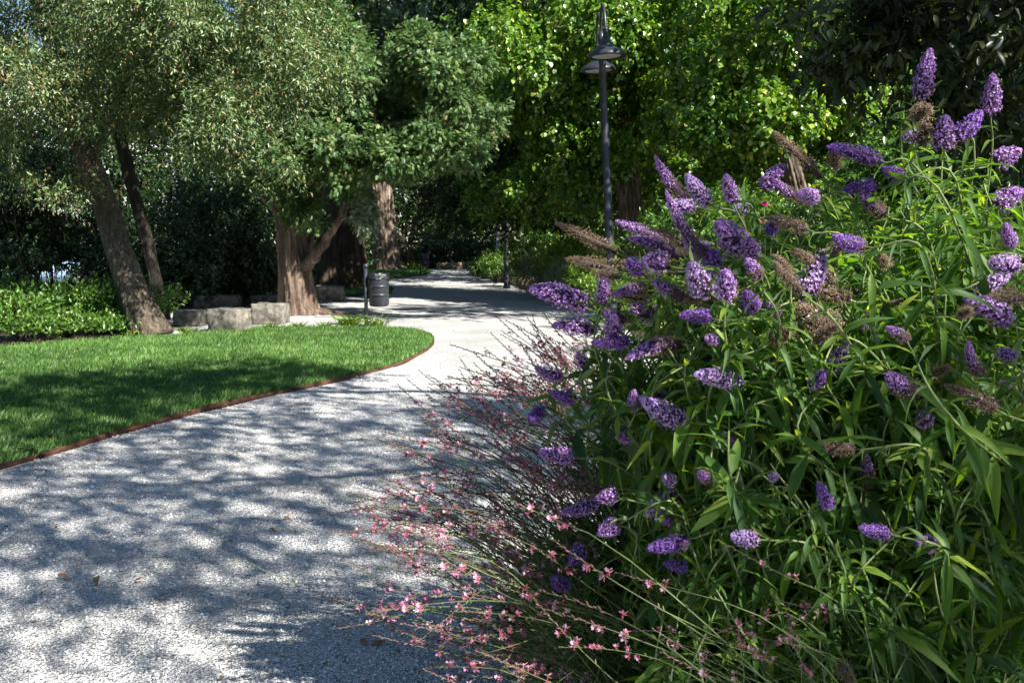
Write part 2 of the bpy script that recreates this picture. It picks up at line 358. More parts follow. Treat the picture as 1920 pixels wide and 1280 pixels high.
# ------------------------------------------------------------------ world, sun, camera
SUN_EL = 40.0; SUN_A = -45.0       # angle of the sun direction from +X, towards -Y (behind the camera) when negative
w = bpy.data.worlds.new('World'); SC.world = w; w.use_nodes = True
nt = w.node_tree; nt.nodes.clear()
sky = nt.nodes.new('ShaderNodeTexSky'); sky.sky_type = 'NISHITA'; sky.sun_disc = False
sd = Vector((math.cos(math.radians(SUN_A)) * math.cos(math.radians(SUN_EL)), math.sin(math.radians(SUN_A)) * math.cos(math.radians(SUN_EL)), math.sin(math.radians(SUN_EL))))
sky.sun_elevation = math.radians(SUN_EL); sky.sun_rotation = math.atan2(sd.x, sd.y)
bg = nt.nodes.new('ShaderNodeBackground'); bg.inputs[1].default_value = .052
sky.dust_density = .2; sky.ozone_density = 3.0
wo = nt.nodes.new('ShaderNodeOutputWorld'); nt.links.new(sky.outputs[0], bg.inputs[0]); nt.links.new(bg.outputs[0], wo.inputs[0])
sl = bpy.data.lights.new('sun', 'SUN'); sl.energy = 5.0; sl.angle = math.radians(.53); sl.color = (1, .96, .90)
so = bpy.data.objects.new('sun', sl); link(so); so.rotation_euler = sd.to_track_quat('Z', 'Y').to_euler()
cam = bpy.data.cameras.new('camera'); cam.sensor_width = 36; cam.lens = 36 * F / 1920; cam.clip_end = 3000; cam.clip_start = .05
co = bpy.data.objects.new('camera', cam); link(co); co.location = (0, 0, EYE); co.rotation_euler = (PI / 2 - TH, 0, 0)
SC.camera = co
SC.view_settings.view_transform = 'Standard'; SC.view_settings.look = 'None'; SC.view_settings.exposure = 1.45; SC.view_settings.gamma = 1
SC.cycles.max_bounces = 6; SC.cycles.diffuse_bounces = 1; SC.cycles.glossy_bounces = 2; SC.cycles.transmission_bounces = 4; SC.cycles.transparent_max_bounces = 4
SC.cycles.use_adaptive_sampling = True; SC.cycles.adaptive_threshold = .02
SC.cycles.sample_clamp_indirect = 6

# ------------------------------------------------------------------ ground
def grid_mesh(name, x0, x1, y0, y1, step, zf, mat):
    xs = np.arange(x0, x1 + 1e-6, step); ys = np.arange(y0, y1 + 1e-6, step)
    X, Y = np.meshgrid(xs, ys); Z = zf(X, Y); n = len(xs)
    V = np.stack([X, Y, Z], -1).reshape(-1, 3)
    i = (np.arange(len(ys) - 1)[:, None] * n + np.arange(n - 1)[None]).ravel()
    return mesh(name, V, np.stack([i, i + 1, i + n + 1, i + n], -1), mat, smooth=True)
def poly_sheet(name, pts, z, mat, zf=None, step=None):
    """filled polygon; when step is given the polygon is a clipped fine grid"""
    import bmesh
    bm = bmesh.new(); vs = [bm.verts.new((x, y, z)) for x, y in pts]
    bm.faces.new(vs); bmesh.ops.triangulate(bm, faces=bm.faces[:])
    me = bpy.data.meshes.new(name); bm.to_mesh(me); bm.free(); me.materials.append(mat)
    if me.polygons[0].normal.z < 0: me.flip_normals()
    return me
def inside(pts, x, y):
    pts = np.asarray(pts); r = np.zeros(len(x), bool); j = len(pts) - 1
    for i in range(len(pts)):
        xi, yi = pts[i]; xj, yj = pts[j]
        c = ((yi > y) != (yj > y)) & (x < (xj - xi) * (y - yi) / (yj - yi + 1e-12) + xi); r ^= c; j = i
    return r
def smooth_poly(pts, n):
    return catmull(np.array([[*p, 0] for p in pts]), n)[:, :2]

g = obj('ground', grid_mesh('ground', -600, 600, -300, 1200, 50, lambda X, Y: X * 0 - .03, MT['soil'])); tag(g, None, None, kind='structure')

edge_px = [(-60, 900), (0, 880), (120, 846), (240, 808), (350, 779), (460, 750), (560, 731), (660, 708), (735, 688), (790, 664), (812, 645), (806, 630), (770, 620), (700, 616)]
edge = np.array([G(x, y)[:2] for x, y in edge_px]); edge = np.vstack([[-4.9, -3], [-4.6, 1], [-4.25, 4.6], edge])
edge_s = smooth_poly(edge, 90)
back_px = [(600, 616), (500, 616), (420, 623), (330, 632), (240, 636), (100, 646), (0, 655)]
back = np.array([G(x, y)[:2] for x, y in back_px])
lawn_poly = np.vstack([edge_s, back, [[-12, 14.0], [-12, -3]]])
rock_edge = np.array([[.62, -4], [.60, 1.5], [.60, 3.4], [.95, 5], [1.5, 8], [2.0, 13], [2.1, 18], [1.9, 22.5], [1.35, 27], [.75, 31.5], [.1, 37], [-.7, 42], [-1.7, 47], [-1.9, 53]])
rock_s = smooth_poly(rock_edge, 120)
farlawn = [G(560, 560)[:2], G(655, 556)[:2], G(733, 550)[:2], G(738, 543)[:2], G(722, 529)[:2], G(740, 522)[:2], G(800, 516)[:2], G(812, 509)[:2], G(800, 505)[:2], (-6.5, 66), (-30, 66), (-30, 29)]
path = np.vstack([rock_s, [[-1.9, 57.5], [-9, 58], [-9, 60], [-30, 60], [-30, 20.8], [-6.2, 19.8], [-6.4, 17.2], [-6.2, 16.3], [-4.8, 15.5]], edge_s[::-1], [[-4.95, -4]]])
# path as a fine grid clipped to the polygon, so that it can be gently uneven
def path_z(X, Y): return -.004 + .010 * np.sin(X * 1.7 + .6 * np.sin(Y * .9)) * np.sin(Y * 1.15) + .006 * np.sin(X * 4.1 + Y * 2.3) + .004 * np.sin(Y * 5.3 - X * 3.1)
gp = obj('gravel_path', poly_sheet('gravel_path', path, 0, MT['gravel']))
import bmesh
bm = bmesh.new(); bm.from_mesh(gp.data)
for ax, lo, hi, st in ((1, -4, 32, .25), (0, -8, 3, .25), (1, 32, 60, 1.0)):
    for v in np.arange(lo, hi, st):
        nrmv = [0, 0, 0]; nrmv[ax] = 1; cov = [0, 0, 0]; cov[ax] = v
        bmesh.ops.bisect_plane(bm, geom=bm.verts[:] + bm.edges[:] + bm.faces[:], plane_co=cov, plane_no=nrmv)
for v in bm.verts: v.co.z = float(path_z(v.co.x, v.co.y))
for f in bm.faces: f.smooth = True
bm.to_mesh(gp.data); bm.free()
tag(gp, None, None, kind='structure')

rng = np.random.default_rng(11)
# loose pebbles on the near gravel
def pebbles():
    n = 120000
    d = 3.3 + 9.5 * rng.random(n) ** 1.5; x = rng.uniform(-1, 1, n) * (.56 * d); y = d
    k = inside(path, x, y) & (x < 1.2); x, y = x[k], y[k]; n = len(x)
    s = rng.uniform(.0019, .0046, n) * np.where(rng.random(n) < .05, 2.0, 1) * (1 + .06 * y)
    tv = np.array([[1, 0, 0], [-.2, 1, 0], [-1, .1, 0], [.1, -1, 0], [0, 0, .8], [0, .1, -.7]]); tf = np.array([[0, 1, 4], [1, 2, 4], [2, 3, 4], [3, 0, 4], [1, 0, 5], [2, 1, 5], [3, 2, 5], [0, 3, 5]])
    a = rng.uniform(0, 6.28, n); X = np.stack([np.cos(a), np.sin(a), rng.normal(size=n) * .35], -1)
    X, Y, Z = frames(X, np.array([0, 0, 1.]) + rng.normal(size=(n, 3)) * .35)
    pos = np.stack([x, y, path_z(x, y) + s * .35], -1)
    V, Fc = inst(tv, tf, pos, X, Y, Z, np.stack([s * rng.uniform(.8, 1.7, n), s, s * rng.uniform(.6, 1.1, n)], -1))
    o = obj('gravel', mesh('gravel', V, Fc, MT['pebble'], np.repeat(rng.random(n), 6)))
    tag(o, 'loose white crushed stones lying on the near path', None, kind='stuff')
pebbles()
def debris():
    r = np.random.default_rng(91); n = 1300; d = 3.4 + 18 * r.random(n) ** 1.4; x = r.uniform(-1, 1, n) * .55 * d; k = inside(path, x, d); x = x[k]; y = d[k]; n = len(x)
    X, Y, Z = frames(rs(r, n) * [1, 1, .2], np.array([0, 0, 1.]) + r.normal(size=(n, 3)) * .3); s = r.uniform(.008, .03, n) * (1 + .03 * y)
    V, Fc = inst(LEAF2[0], LEAF2[1], np.stack([x, y, np.full(n, .016)], -1), X, Y, Z, np.stack([s, s * r.uniform(.25, .7, n), s], -1))
    tag(obj('dry_debris', mesh('dry_debris', V, Fc, MT['deadleaf'])), 'scattered dry seeds and leaf bits on the gravel', None, kind='stuff')

# lawn
lw = obj('lawn', poly_sheet('lawn', lawn_poly, .035, MT['lawnsoil'])); tag(lw, None, None, kind='structure')
fl = obj('lawn', poly_sheet('far_lawn', farlawn, .02, MT['lawnsoil'])); tag(fl, None, None, kind='structure')
def blades(poly, bbox, n, h, w, z, name, label, dens=None, lean=.45, seed=3):
    r = np.random.default_rng(seed)
    x = r.uniform(bbox[0], bbox[1], n); y = r.uniform(bbox[2], bbox[3], n)
    k = inside(poly, x, y) & (np.abs(x) < .8 * y + 3.5)
    if dens is not None: k &= r.random(n) < dens(x, y)
    x, y = x[k], y[k]; n = len(x)
    a = r.uniform(0, 6.28, n); cl = noise3(np.stack([x, y, x * 0], -1), 6, 5)
    d = np.stack([np.cos(a) * lean, np.sin(a) * lean, np.ones(n)], -1) * 1.0; d[:, :2] += np.stack([cl * .18, np.roll(cl, 5) * .1], -1)
    X, Y, Z = frames(d, np.stack([np.cos(a + .6), np.sin(a + .6), .35 * np.ones(n)], -1))
    big = noise3(np.stack([x, y, x * 0], -1), 1.6, 9); hh = h * r.uniform(.5, 1.25, n) * (1 + .22 * cl + .15 * big)
    tv = np.array([[0, .5, 0], [0, -.5, 0], [.55, .38, .10], [.55, -.38, .10], [1, 0, .34]]); tq = np.array([[0, 1, 3, 2]]); tt = np.array([[2, 3, 4]])
    pos = np.stack([x, y, np.full(n, z)], -1); sc = np.stack([hh, w * r.uniform(.6, 1.3, n), hh], -1)
    V, Fq = inst(tv, tq, pos, X, Y, Z, sc); _, Ft = inst(tv, tt, pos, X, Y, Z, sc)
    ti = np.clip(.45 + .12 * cl + .14 * big + r.normal(size=n) * .2, 0, .93); ti = np.where(r.random(n) < .012, 1, ti)
    o = obj(name, mesh(name, V, [Fq, Ft], MT['grass'], np.repeat(ti, 5)))
    tag(o, label, None, kind='stuff')
blades(lawn_poly, (-12, -1, 1.5, 18.6), 640000, .065, .0075, .033, 'grass', 'mown green lawn grass inside the rusty edging', dens=lambda x, y: np.clip(9.5 / y, .35, 1))
blades(np.array(farlawn), (-30, -3, 28, 66), 90000, .11, .022, .018, 'grass', 'far strip of lawn grass behind the litter bin', lean=.5)
# steel edging strip
def edging():
    pts = np.array([[x, y, 0] for x, y in edge_s]); T = nrm(np.gradient(pts, axis=0)); Nn = np.stack([T[:, 1], -T[:, 0], T[:, 2] * 0], -1)
    t = .006; V = []; zt = .040 + .005 * np.sin(np.arange(len(pts)) * .5) + .003 * np.sin(np.arange(len(pts)) * 1.7)
    for off, top in ((0, 0), (0, 1), (-t * 1.8, 1), (-t * 1.8, 0)):
        q = pts + Nn * (.012 + off); q[:, 2] = zt if top else -.02; V.append(q)
    V = np.stack(V, 1).reshape(-1, 3); n = len(pts); i = np.arange(n - 1)[:, None] * 4; j = np.arange(4)[None]; j2 = (j + 1) % 4
    Q = np.stack([i + j, i + 4 + j, i + 4 + j2, i + j2], -1).reshape(-1, 4)
    o = obj('lawn_edging', mesh('lawn_edging', V, Q, MT['corten']))
    tag(o, 'thin rusty steel strip curving along the edge of the near lawn', 'lawn edging')
edging()

debris()
# ------------------------------------------------------------------ stones
def rock_mesh(name, seed, mat, dims=(1, 1, 1), sub=3, rough=.18, boxy=.0):
    b = bmesh.new(); bmesh.ops.create_icosphere(b, subdivisions=sub, radius=1)
    V = np.array([v.co[:] for v in b.verts]); Fc = np.array([[v.index for v in f.verts] for f in b.faces]); b.free()
    if boxy:
        m = np.abs(V).max(1, keepdims=True); cube = V / m; V = V * (1 - boxy) + cube * boxy
    V = V * (1 + rough * noise3(V, 2.2, seed)[:, None] * .5 + rough * .4 * noise3(V, 6, seed + 1)[:, None] * .5)
    V = V * np.array(dims) * .5
    return mesh(name, V, Fc, mat, smooth=True)
def stone_block(px0, px1, ytop, ybot, label, seed, depth=.5, rot=0.):
    a = G((px0 + px1) / 2, ybot); d = a[1]; wd = M(px1 - px0, d); h = M(ybot - ytop, d) * .97
    V, Fc = [], None
    me = rock_mesh('stone_block', seed, MT['stone'], (wd, depth, h * 1.04), 5, .075, .90)
    o = obj('stone_block', me); o.location = (a[0], d + depth / 2, h / 2 - .01); o.rotation_euler[2] = rot
    tag(o, label, 'stone block', 'rough stone seats around the trees')
stone_block(320, 376, 582, 612, 'low grey stone seat nearest the leaning trunk, behind its neighbour', 1, .55, .1)
stone_block(388, 460, 577, 624, 'tall tan stone seat end turned to the lawn, middle of the front row', 2, .45, -.38)
stone_block(470, 535, 568, 608, 'long pale mossy stone seat touching the left side of the thick yew trunk', 3, .5, -.05)
stone_block(360, 441, 553, 578, 'shaded flat grey stone seat in the back row under dark shrubs', 4, .6)
stone_block(466, 540, 553, 574, 'shaded low stone seat in the back row half hidden by the yew trunk', 5, .6)
stone_block(588, 642, 536, 566, 'dark stone seat right of the yew trunk before the big brown trunks', 6, .6, .1)
VR = [rock_mesh('edging_rock', 20 + k, MT['rock'], (.34, .30, .34), 3, .35, .35) for k in range(5)]
cum = np.concatenate([[0], np.cumsum(np.linalg.norm(np.diff(rock_s, axis=0), axis=1))])
k = 0; s = cum[np.searchsorted(rock_s[:, 1], 3.3)]
while s < cum[-1] + .01:
    x = np.interp(s, cum, rock_s[:, 0]); y = np.interp(s, cum, rock_s[:, 1])
    if y > 24 or y < 6:
        o = obj('edging_rock', VR[k % 5]); sc = random.Random(k).uniform(.8, 1.25) * (1 + .01 * y)
        o.location = (x + .12, y, .10 * sc); o.rotation_euler = (0, 0, k * 1.7); o.scale = (sc, sc, sc)
        lab = 'rough tan edging rock along the right side of the path' if y > 24 else 'pale rough edging rock at the foot of the pink flowered stems'
        tag(o, lab, 'rock', 'rocks edging the far right bed' if y > 24 else 'rocks under the near flowers')
    s += .36 + .06 * math.sin(k * 2.1); k += 1
for i in range(15):
    o = obj('edging_rock', VR[i % 5]); q = G(812 + i * 7.2, 509); o.location = (q[0], 57 + .3 * math.sin(i), .16); o.rotation_euler = (0, 0, i * 2.3); o.scale = (.85, .85, 1.35)
    tag(o, 'brown upright edging stone across the far end of the path', 'rock', 'stones closing the far end of the path')

# ------------------------------------------------------------------ litter bins
def litter_bin(base, label, s=1.0):
    t = thing('litter_bin', label, 'litter bin', 'litter bins beside the path')
    V, Fs = lathe([(0, 0), (.035, 0), (.035, 1.09), (0, 1.09)], 14); obj('post', mesh('post', V, Fs, MT['iron'], smooth=False), t)
    V, Fs = lathe([(0, 1.09), (.038, 1.09), (.05, 1.12), (.052, 1.145), (.04, 1.175), (0, 1.185)], 14); obj('post_cap', mesh('post_cap', V, Fs, MT['iron'], smooth=True), t)
    r = .185; pr = [(0, .39), (r * .8, .39), (r * .93, .40), (r, .43)]
    pr += [(r, .97), (r, .98), (r + .008, .985), (r + .008, 1.0), (r - .01, 1.0), (r - .012, .5)]
    V, Fs = lathe(pr, 36); V[:, 0] += .245; body = obj('bin_body', mesh('bin_body', V, Fs, MT['iron'], smooth=True), t)
    for z in (.58, .74):
        V, Fs = lathe([(r - .001, z), (r + .003, z), (r + .003, z + .05), (r - .001, z + .05)], 36); V[:, 0] += .245; obj('band', mesh('band', V, Fs, MT['iron']), body)
    a = Acc()
    for z in (.55, .88): a.add(*box(.03, .075, -.02, .02, z - .02, z + .02))
    obj('bracket', a.mesh('bracket', MT['iron'], tint=False), t)
    n = 48; prof = [(r + .014, .90), (r + .013, .94), (r + .012, 1.0), (r + .004, 1.012), (r - .02, 1.0), (r - .03, .9), (r - .05, .6)]
    V, Fs = lathe(prof, n); ang = np.arctan2(V[:, 1], V[:, 0])
    V[:, 2] += np.where(V[:, 2] < .93, .016 * np.sin(ang * 5) + .012 * np.sin(ang * 11 + 1), .006 * np.sin(ang * 9))
    V[:, :2] *= (1 + .012 * np.sin(ang * 17))[:, None]; V[:, 0] += .245
    obj('bin_liner', mesh('bin_liner', V, Fs, MT['bag'], smooth=True), t)
    t.location = (base[0], base[1], 0); return t
b1 = litter_bin(G(687, 613), 'dark grey cylindrical litter bin on a post at the tip of the near lawn')
b2 = copy_tree(b1); q = G(788, 515); b2.location = (q[0], q[1], 0); b2['label'] = 'small distant litter bin on a post beside the far lawn strip'

# ------------------------------------------------------------------ lamps
def street_lamp(label, loc, lean=0., yaw=PI / 2, mat='iron', double=True, arm=.8):
    t = thing('street_lamp', label, 'street lamp', 'park lamps', loc)
    m = MT[mat]
    V, Fs = lathe([(0, 0), (.13, 0), (.13, .05), (.10, .12), (.095, .7), (.105, .74), (.095, .8), (.088, .82), (.075, 4.0), (.066, 5.6), (.075, 5.62), (.075, 5.72), (.05, 5.76), (.035, 5.8), (0, 5.82)], 20)
    obj('pole', mesh('pole', V, Fs, m, smooth=True), t)
    for s in ((1, -1) if double else (1,)):
        a = np.linspace(0, PI, 16); R = arm / 2
        xs = R - R * np.cos(a); zs = 5.7 + .52 * np.sin(a) ** .9
        pts = np.stack([xs * s, xs * 0, zs], -1)
        pts = np.vstack([pts[:1] + [0, 0, -.35], pts, pts[-1:] + [0, 0, -.06]])
        V, Fs = tube(pts, .028, 10); ar = obj('arm', mesh('arm', V, Fs, m, smooth=True), t)
        pr = [(0, .06), (.05, .06), (.062, .04), (.05, .02), (.046, 0), (.056, -.07), (.076, -.15), (.11, -.22), (.165, -.285), (.24, -.34), (.305, -.38), (.345, -.42), (.358, -.45), (.36, -.485), (.345, -.495), (.30, -.47), (.27, -.468)]
        V, Fs = lathe([(r, z + 5.64) for r, z in pr], 40); V[:, 0] += s * arm
        sh = obj('lamp_shade', mesh('lamp_shade', V, Fs, m, smooth=True), t)
        V, Fs = lathe([(0, 5.64 - .492), (.12, 5.64 - .49), (.24, 5.64 - .48), (.272, 5.64 - .470)], 30); V[:, 0] += s * arm
        obj('lamp_glass', mesh('lamp_glass', V, [f[:, ::-1] for f in Fs], MT['lens'], smooth=True), sh)
    t.scale = (1, 1, .98)
    t.rotation_euler = (0, lean, 0) if yaw == 0 else (Matrix.Rotation(lean, 3, 'Y') @ Matrix.Rotation(yaw, 3, 'Z')).to_euler()
    return t
lp = P(1149, 601, 20.0)
street_lamp('tall dark grey park lamp with two bell shades, standing right of the path', (lp[0], 20.0, 0), lean=math.radians(-2.9), yaw=math.radians(90.5))
q = P(950, 500, 34); street_lamp('black slim lamp post in shade, right of the paler post', (q[0], 34, 0), mat='darkiron', yaw=.9)
q = P(934, 500, 42); street_lamp('pale grey far lamp post rising above the low green shrub', (q[0], 42, 0), mat='palegrey', yaw=1.2)
q = P(1573, 452, 30); street_lamp('distant single arm lamp seen above the purple flowers right of the pale trunk', (q[0], 30, 0), mat='iron', yaw=2.9, double=False, arm=.45)

# ------------------------------------------------------------------ TREES, left
rng = np.random.default_rng(5)
t = thing('holm_oak_tree', 'leaning tree at the back edge of the near lawn with small grey green leaves', 'tree')
tp = [P(288, 634, 17.0), P(268, 590, 17.05), P(246, 535, 17.1), P(220, 460, 17.2), P(196, 380, 17.3), P(165, 300, 17.3), P(135, 215, 17.2), P(105, 110, 17), P(60, -80, 17)]
trunk('trunk', tp, [.34, .275, .235, .21, .195, .185, .18, .15, .1], MT['bark_oak'], t, 3, .06, 6, .04)
for pts, r in (([P(165, 300, 17.3), P(240, 180, 16.8), P(330, 60, 16), P(400, -60, 15.5)], (.11, .05)), ([P(140, 220, 17.2), P(280, 240, 16.5), P(390, 250, 16), P(450, 285, 15.6)], (.07, .02)),
               ([P(135, 215, 17.2), P(60, 140, 16.5), P(0, 80, 16)], (.1, .04)), ([P(190, 370, 17.3), P(150, 350, 16.4), P(120, 380, 16)], (.03, .012))):
    limb(pts, r, MT['bark_oak'], t)
ob = blobs_px([(60, 60, 16.5, 190, 120, 1.8), (110, 140, 16, 170, 75, 1.3), (300, 60, 16, 170, 130, 1.7), (430, 40, 15.6, 130, 110, 1.5), (500, 110, 15.6, 110, 110, 1.3), (460, 210, 15.6, 95, 80, 1.1),
               (300, 170, 16, 130, 60, 1.2), (550, 60, 16, 70, 80, 1.2), (180, 205, 16, 110, 26, .8), (440, 275, 15.8, 60, 35, .7), (530, 320, 15.8, 35, 26, .5), (30, 235, 15.8, 80, 34, .7), (130, 345, 16, 40, 20, .4), (60, 330, 16, 50, 25, .4)])
crown('crown', MT['oak'], t, rng, lumpy(ob, 8, seed=1), 13500, per=12, tlen=.32, ll=.078, lw=.36, droop=.35, shell=.2, gap=(2.4, -.5), fine=(6, -.45), seed=2)
crown('crown', MT['oak'], t, rng, blobs_px([(180, -230, 16.5, 330, 180, 2.6), (430, -200, 16, 200, 150, 2)]), 2200, per=12, tlen=.4, ll=.12, lw=.4, shell=.3, seed=4, gap=(1.5, -.5))

t = thing('dark_trunk_tree', 'dark leaning tree close behind the sunlit leaning trunk', 'tree')
trunk('trunk', [P(306, 600, 20.5), P(290, 520, 20.5), P(270, 430, 20.5), P(243, 330, 20.5), P(222, 230, 20.5), P(200, 60, 20), P(180, -150, 19)], [.14, .115, .115, .115, .115, .11, .1], MT['bark_shaded'], t, 4, .08)
crown('crown', MT['darkshrub'], t, rng, blobs_px([(250, -120, 20, 300, 160, 2.4), (120, 120, 20, 240, 100, 1.5), (350, 150, 20.5, 160, 90, 1.5), (380, 190, 18.8, 120, 45, .8)]), 3000, per=11, tlen=.4, ll=.12, lw=.45, shell=.3, gap=(1.7, -.3), seed=5)  # last blob added on the sun side to shade the trunk

t = thing('yew_tree', 'thick fluted reddish trunk with feathery evergreen branches beside the stone seats', 'tree')
yb = G(562, 592)
trunk('trunk', [P(564, 598, 21.8), P(560, 575, 21.8), P(556, 530, 21.8), P(549, 470, 21.8), P(543, 410, 21.8), P(538, 330, 21.8), P(534, 230, 21.9), P(545, 100, 22), P(560, -80, 22)], [.42, .37, .34, .30, .28, .25, .22, .2, .12], MT['bark_yew'], t, 8, .15, 7, .25)
limb([P(572, 500, 21.7), P(590, 478, 21.4), P(622, 428, 21.2), P(662, 362, 21), P(700, 290, 20.8)], (.17, .115, .10, .09, .06), MT['bark_yew'], t, 24, 14)
limb([P(572, 490, 21.9), P(580, 462, 21.9), P(590, 420, 22), P(598, 380, 22), P(620, 300, 22)], (.09, .06, .04), MT['bark_yew'], t)
limb([P(540, 340, 21.8), P(640, 250, 20.8), P(760, 232, 20.4), P(835, 225, 20.2)], (.11, .05, .02), MT['bark_yew'], t)
limb([P(536, 300, 21.8), P(620, 180, 21), P(720, 120, 20.8), P(800, 95, 20.6)], (.10, .05, .02), MT['bark_yew'], t)
limb([P(540, 380, 21.8), P(515, 395, 21.3), P(480, 350, 20.8), P(440, 300, 20.5)], (.07, .03), MT['bark_yew'], t)
for i in range(7):
    a = rng.uniform(-.5, .9); c0 = P(566, 592, 21.75); c0[2] = .10
    e = c0 + np.array([.5 + .8 * math.cos(a) + .2 * i % 1, -.5 * math.sin(a * 2) - .1 * i + .2, -.12])
    limb([c0, (c0 + e) / 2 + [0, 0, -.04], e], (.09, .05, .015), MT['bark_yew'], t, 10, 8, 'root')
yl = blobs_px([(640, 150, 21.2, 85, 75, 1.1), (700, 200, 20.8, 90, 80, 1.2), (620, 260, 20.8, 80, 60, 1.0), (700, 285, 20.6, 75, 38, .9), (800, 290, 20.3, 70, 50, .9), (640, 318, 20.7, 60, 36, .7), (850, 250, 20.2, 55, 50, .8),
               (820, 235, 23.3, 85, 50, 1.2), (840, 130, 20.3, 75, 55, .9), (790, 110, 20.5, 60, 50, .9), (880, 170, 20.1, 45, 45, .7), (600, 190, 21, 60, 60, .9), (480, 260, 20.6, 90, 60, .9), (540, 330, 20.9, 60, 55, .6), (455, 200, 20.6, 70, 80, .9), (590, 100, 21.4, 70, 60, 1.0), (560, 400, 21.2, 45, 28, .4), (555, 20, 21.5, 90, 70, 1.2)])  # rearmost clump is hidden, added to shade the stone seat
crown('crown', MT['yew'], t, rng, lumpy(yl, 8, .42, .8, seed=2), 17000, per=9, tlen=.24, ll=.125, lw=1.0, droop=.12, shell=.5, gap=(3.0, -.6), fine=(8, -.9), nup=.7, ldroop=.25, tpl=SPRAY, spread=.55, seed=6, tintv=.2)

t = thing('cedar_tree', 'tall dark evergreen with level limbs against the sky, behind the yew', 'tree')
trunk('trunk', [P(628, 545, 33.5), P(627, 500, 33.5), P(632, 420, 33.5), P(645, 300, 33.5), P(662, 120, 33.5), P(668, -150, 33.5)], [.62, .50, .46, .42, .36, .25], MT['bark_dark'], t, 12, .12, 9, .3)
for pts in ([P(660, 150, 33.5), P(600, 60, 31), P(520, 55, 29)], [P(662, 90, 33.5), P(720, 60, 31.5), P(830, 30, 29)], [P(664, 40, 33.5), P(620, 5, 32), P(560, -20, 31)], [P(660, 180, 33.5), P(760, 150, 31), P(860, 150, 30)]):
    limb(pts, (.16, .08, .03), MT['bark_dark'], t)
crown('crown', MT['darkshrub'], t, rng, blobs_px([(850, 20, 29, 110, 50, 2), (760, 60, 30, 90, 35, 1.6), (620, 20, 30, 90, 35, 1.8), (900, 90, 30, 70, 50, 2), (540, 40, 30, 60, 45, 1.5), (830, 170, 31, 90, 60, 1.6), (740, -60, 32, 260, 60, 3), (720, 190, 32, 70, 60, 1.2)]), 4200, per=10, tlen=.5, ll=.26, lw=1., droop=.1, shell=.2, gap=(1.3, -.45), fine=(3.5, -.5), nup=.8, tpl=SPRAY, seed=8)

t = thing('big_brown_tree', 'broad dark brown trunk partly hidden behind the sloping yew limb', 'tree')
trunk('trunk', [P(664, 545, 37), P(661, 500, 37), P(655, 420, 37), P(650, 300, 37), P(646, 100, 37), P(640, -150, 37)], [.60, .48, .43, .40, .36, .25], MT['bark_dark'], t, 15, .12, 9, .3)
t['category'] = 'tree'
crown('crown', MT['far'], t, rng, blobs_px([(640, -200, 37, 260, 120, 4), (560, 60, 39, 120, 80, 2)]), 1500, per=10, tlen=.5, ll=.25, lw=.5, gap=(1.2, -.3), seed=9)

t = thing('pine_tree', 'pale furrowed pine trunk lit from the right on the far lawn', 'tree')
trunk('trunk', [P(727, 508, 56), P(725, 495, 56), P(721, 440, 56), P(714, 360, 56), P(706, 260, 56), P(700, 60, 56), P(695, -150, 56)], [.78, .66, .62, .60, .55, .45, .3], MT['bark_pine'], t, 19, .12, 9, .25)
limb([P(708, 240, 56), P(740, 160, 54), P(790, 120, 52)], (.2, .08), MT['bark_pine'], t)
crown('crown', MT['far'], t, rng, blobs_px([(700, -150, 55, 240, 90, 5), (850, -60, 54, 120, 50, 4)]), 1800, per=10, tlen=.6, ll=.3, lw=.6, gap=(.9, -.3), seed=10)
# grey-green hanging spray beside the pale trunk
crown('hanging_spray', MT['silver'], bpy.data.objects['yew_tree'], rng, blobs_px([(683, 385, 20.8, 20, 34, .2)]), 110, per=9, tlen=.22, ll=.13, lw=.9, droop=.9, tpl=SPRAY, gap=(3, -2), seed=11)

# ------------------------------------------------------------------ TREES, right of centre
t = thing('linden_tree', 'broad green linden whose brown trunk stands just right of the tall lamp', 'tree')
trunk('trunk', [P(1186, 535, 24.6), P(1184, 460, 24.6), P(1181, 380, 24.7), P(1177, 290, 25.0), P(1172, 180, 25.8), P(1160, 20, 24.4), P(1150, -200, 24.4)], [.36, .29, .27, .26, .24, .2, .12], MT['bark_linden'], t, 25, .1, 8, .15)
for pts in ([P(1175, 250, 26), P(1080, 200, 25), P(1000, 230, 25)], [P(1172, 180, 26), P(1260, 120, 25), P(1330, 130, 24.6)], [P(1168, 120, 26), P(1090, 60, 25), P(1040, 50, 24.5)], [P(1162, 30, 26), P(1230, -60, 25), P(1300, -90, 25)]):
    limb(pts, (.12, .06, .02), MT['bark_linden'], t)
lb = blobs_px([(1040, 50, 25.5, 150, 90, 2.0), (1180, 70, 25, 130, 100, 1.8), (1020, 200, 26, 110, 70, 1.6), (1110, 240, 25.5, 110, 70, 1.3), (1245, 190, 25, 75, 90, 1.2), (990, 330, 27, 90, 55, 1.6), (1060, 330, 26, 80, 50, 1.2),
               (1240, 330, 27, 60, 60, 1.2), (960, 130, 27, 70, 80, 1.3), (1290, 60, 25, 90, 110, 1.6), (1215, 420, 28, 60, 30, 1.0)])
crown('crown', MT['linden'], t, rng, lumpy(lb, 8, .42, .85, seed=3), 15500, per=9, tlen=.36, ll=.105, lw=.95, droop=.55, shell=.3, gap=(2.2, -.5), fine=(5, -.9), nup=.9, ldroop=.5, tpl=LEAF4, spread=.7, seed=12, tintv=.22)
crown('crown', MT['linden'], t, rng, blobs_px([(1000, -150, 27, 200, 90, 2.5)]), 900, per=9, tlen=.5, ll=.19, lw=.9, droop=.3, shell=.3, gap=(1.2, -.3), seed=13)

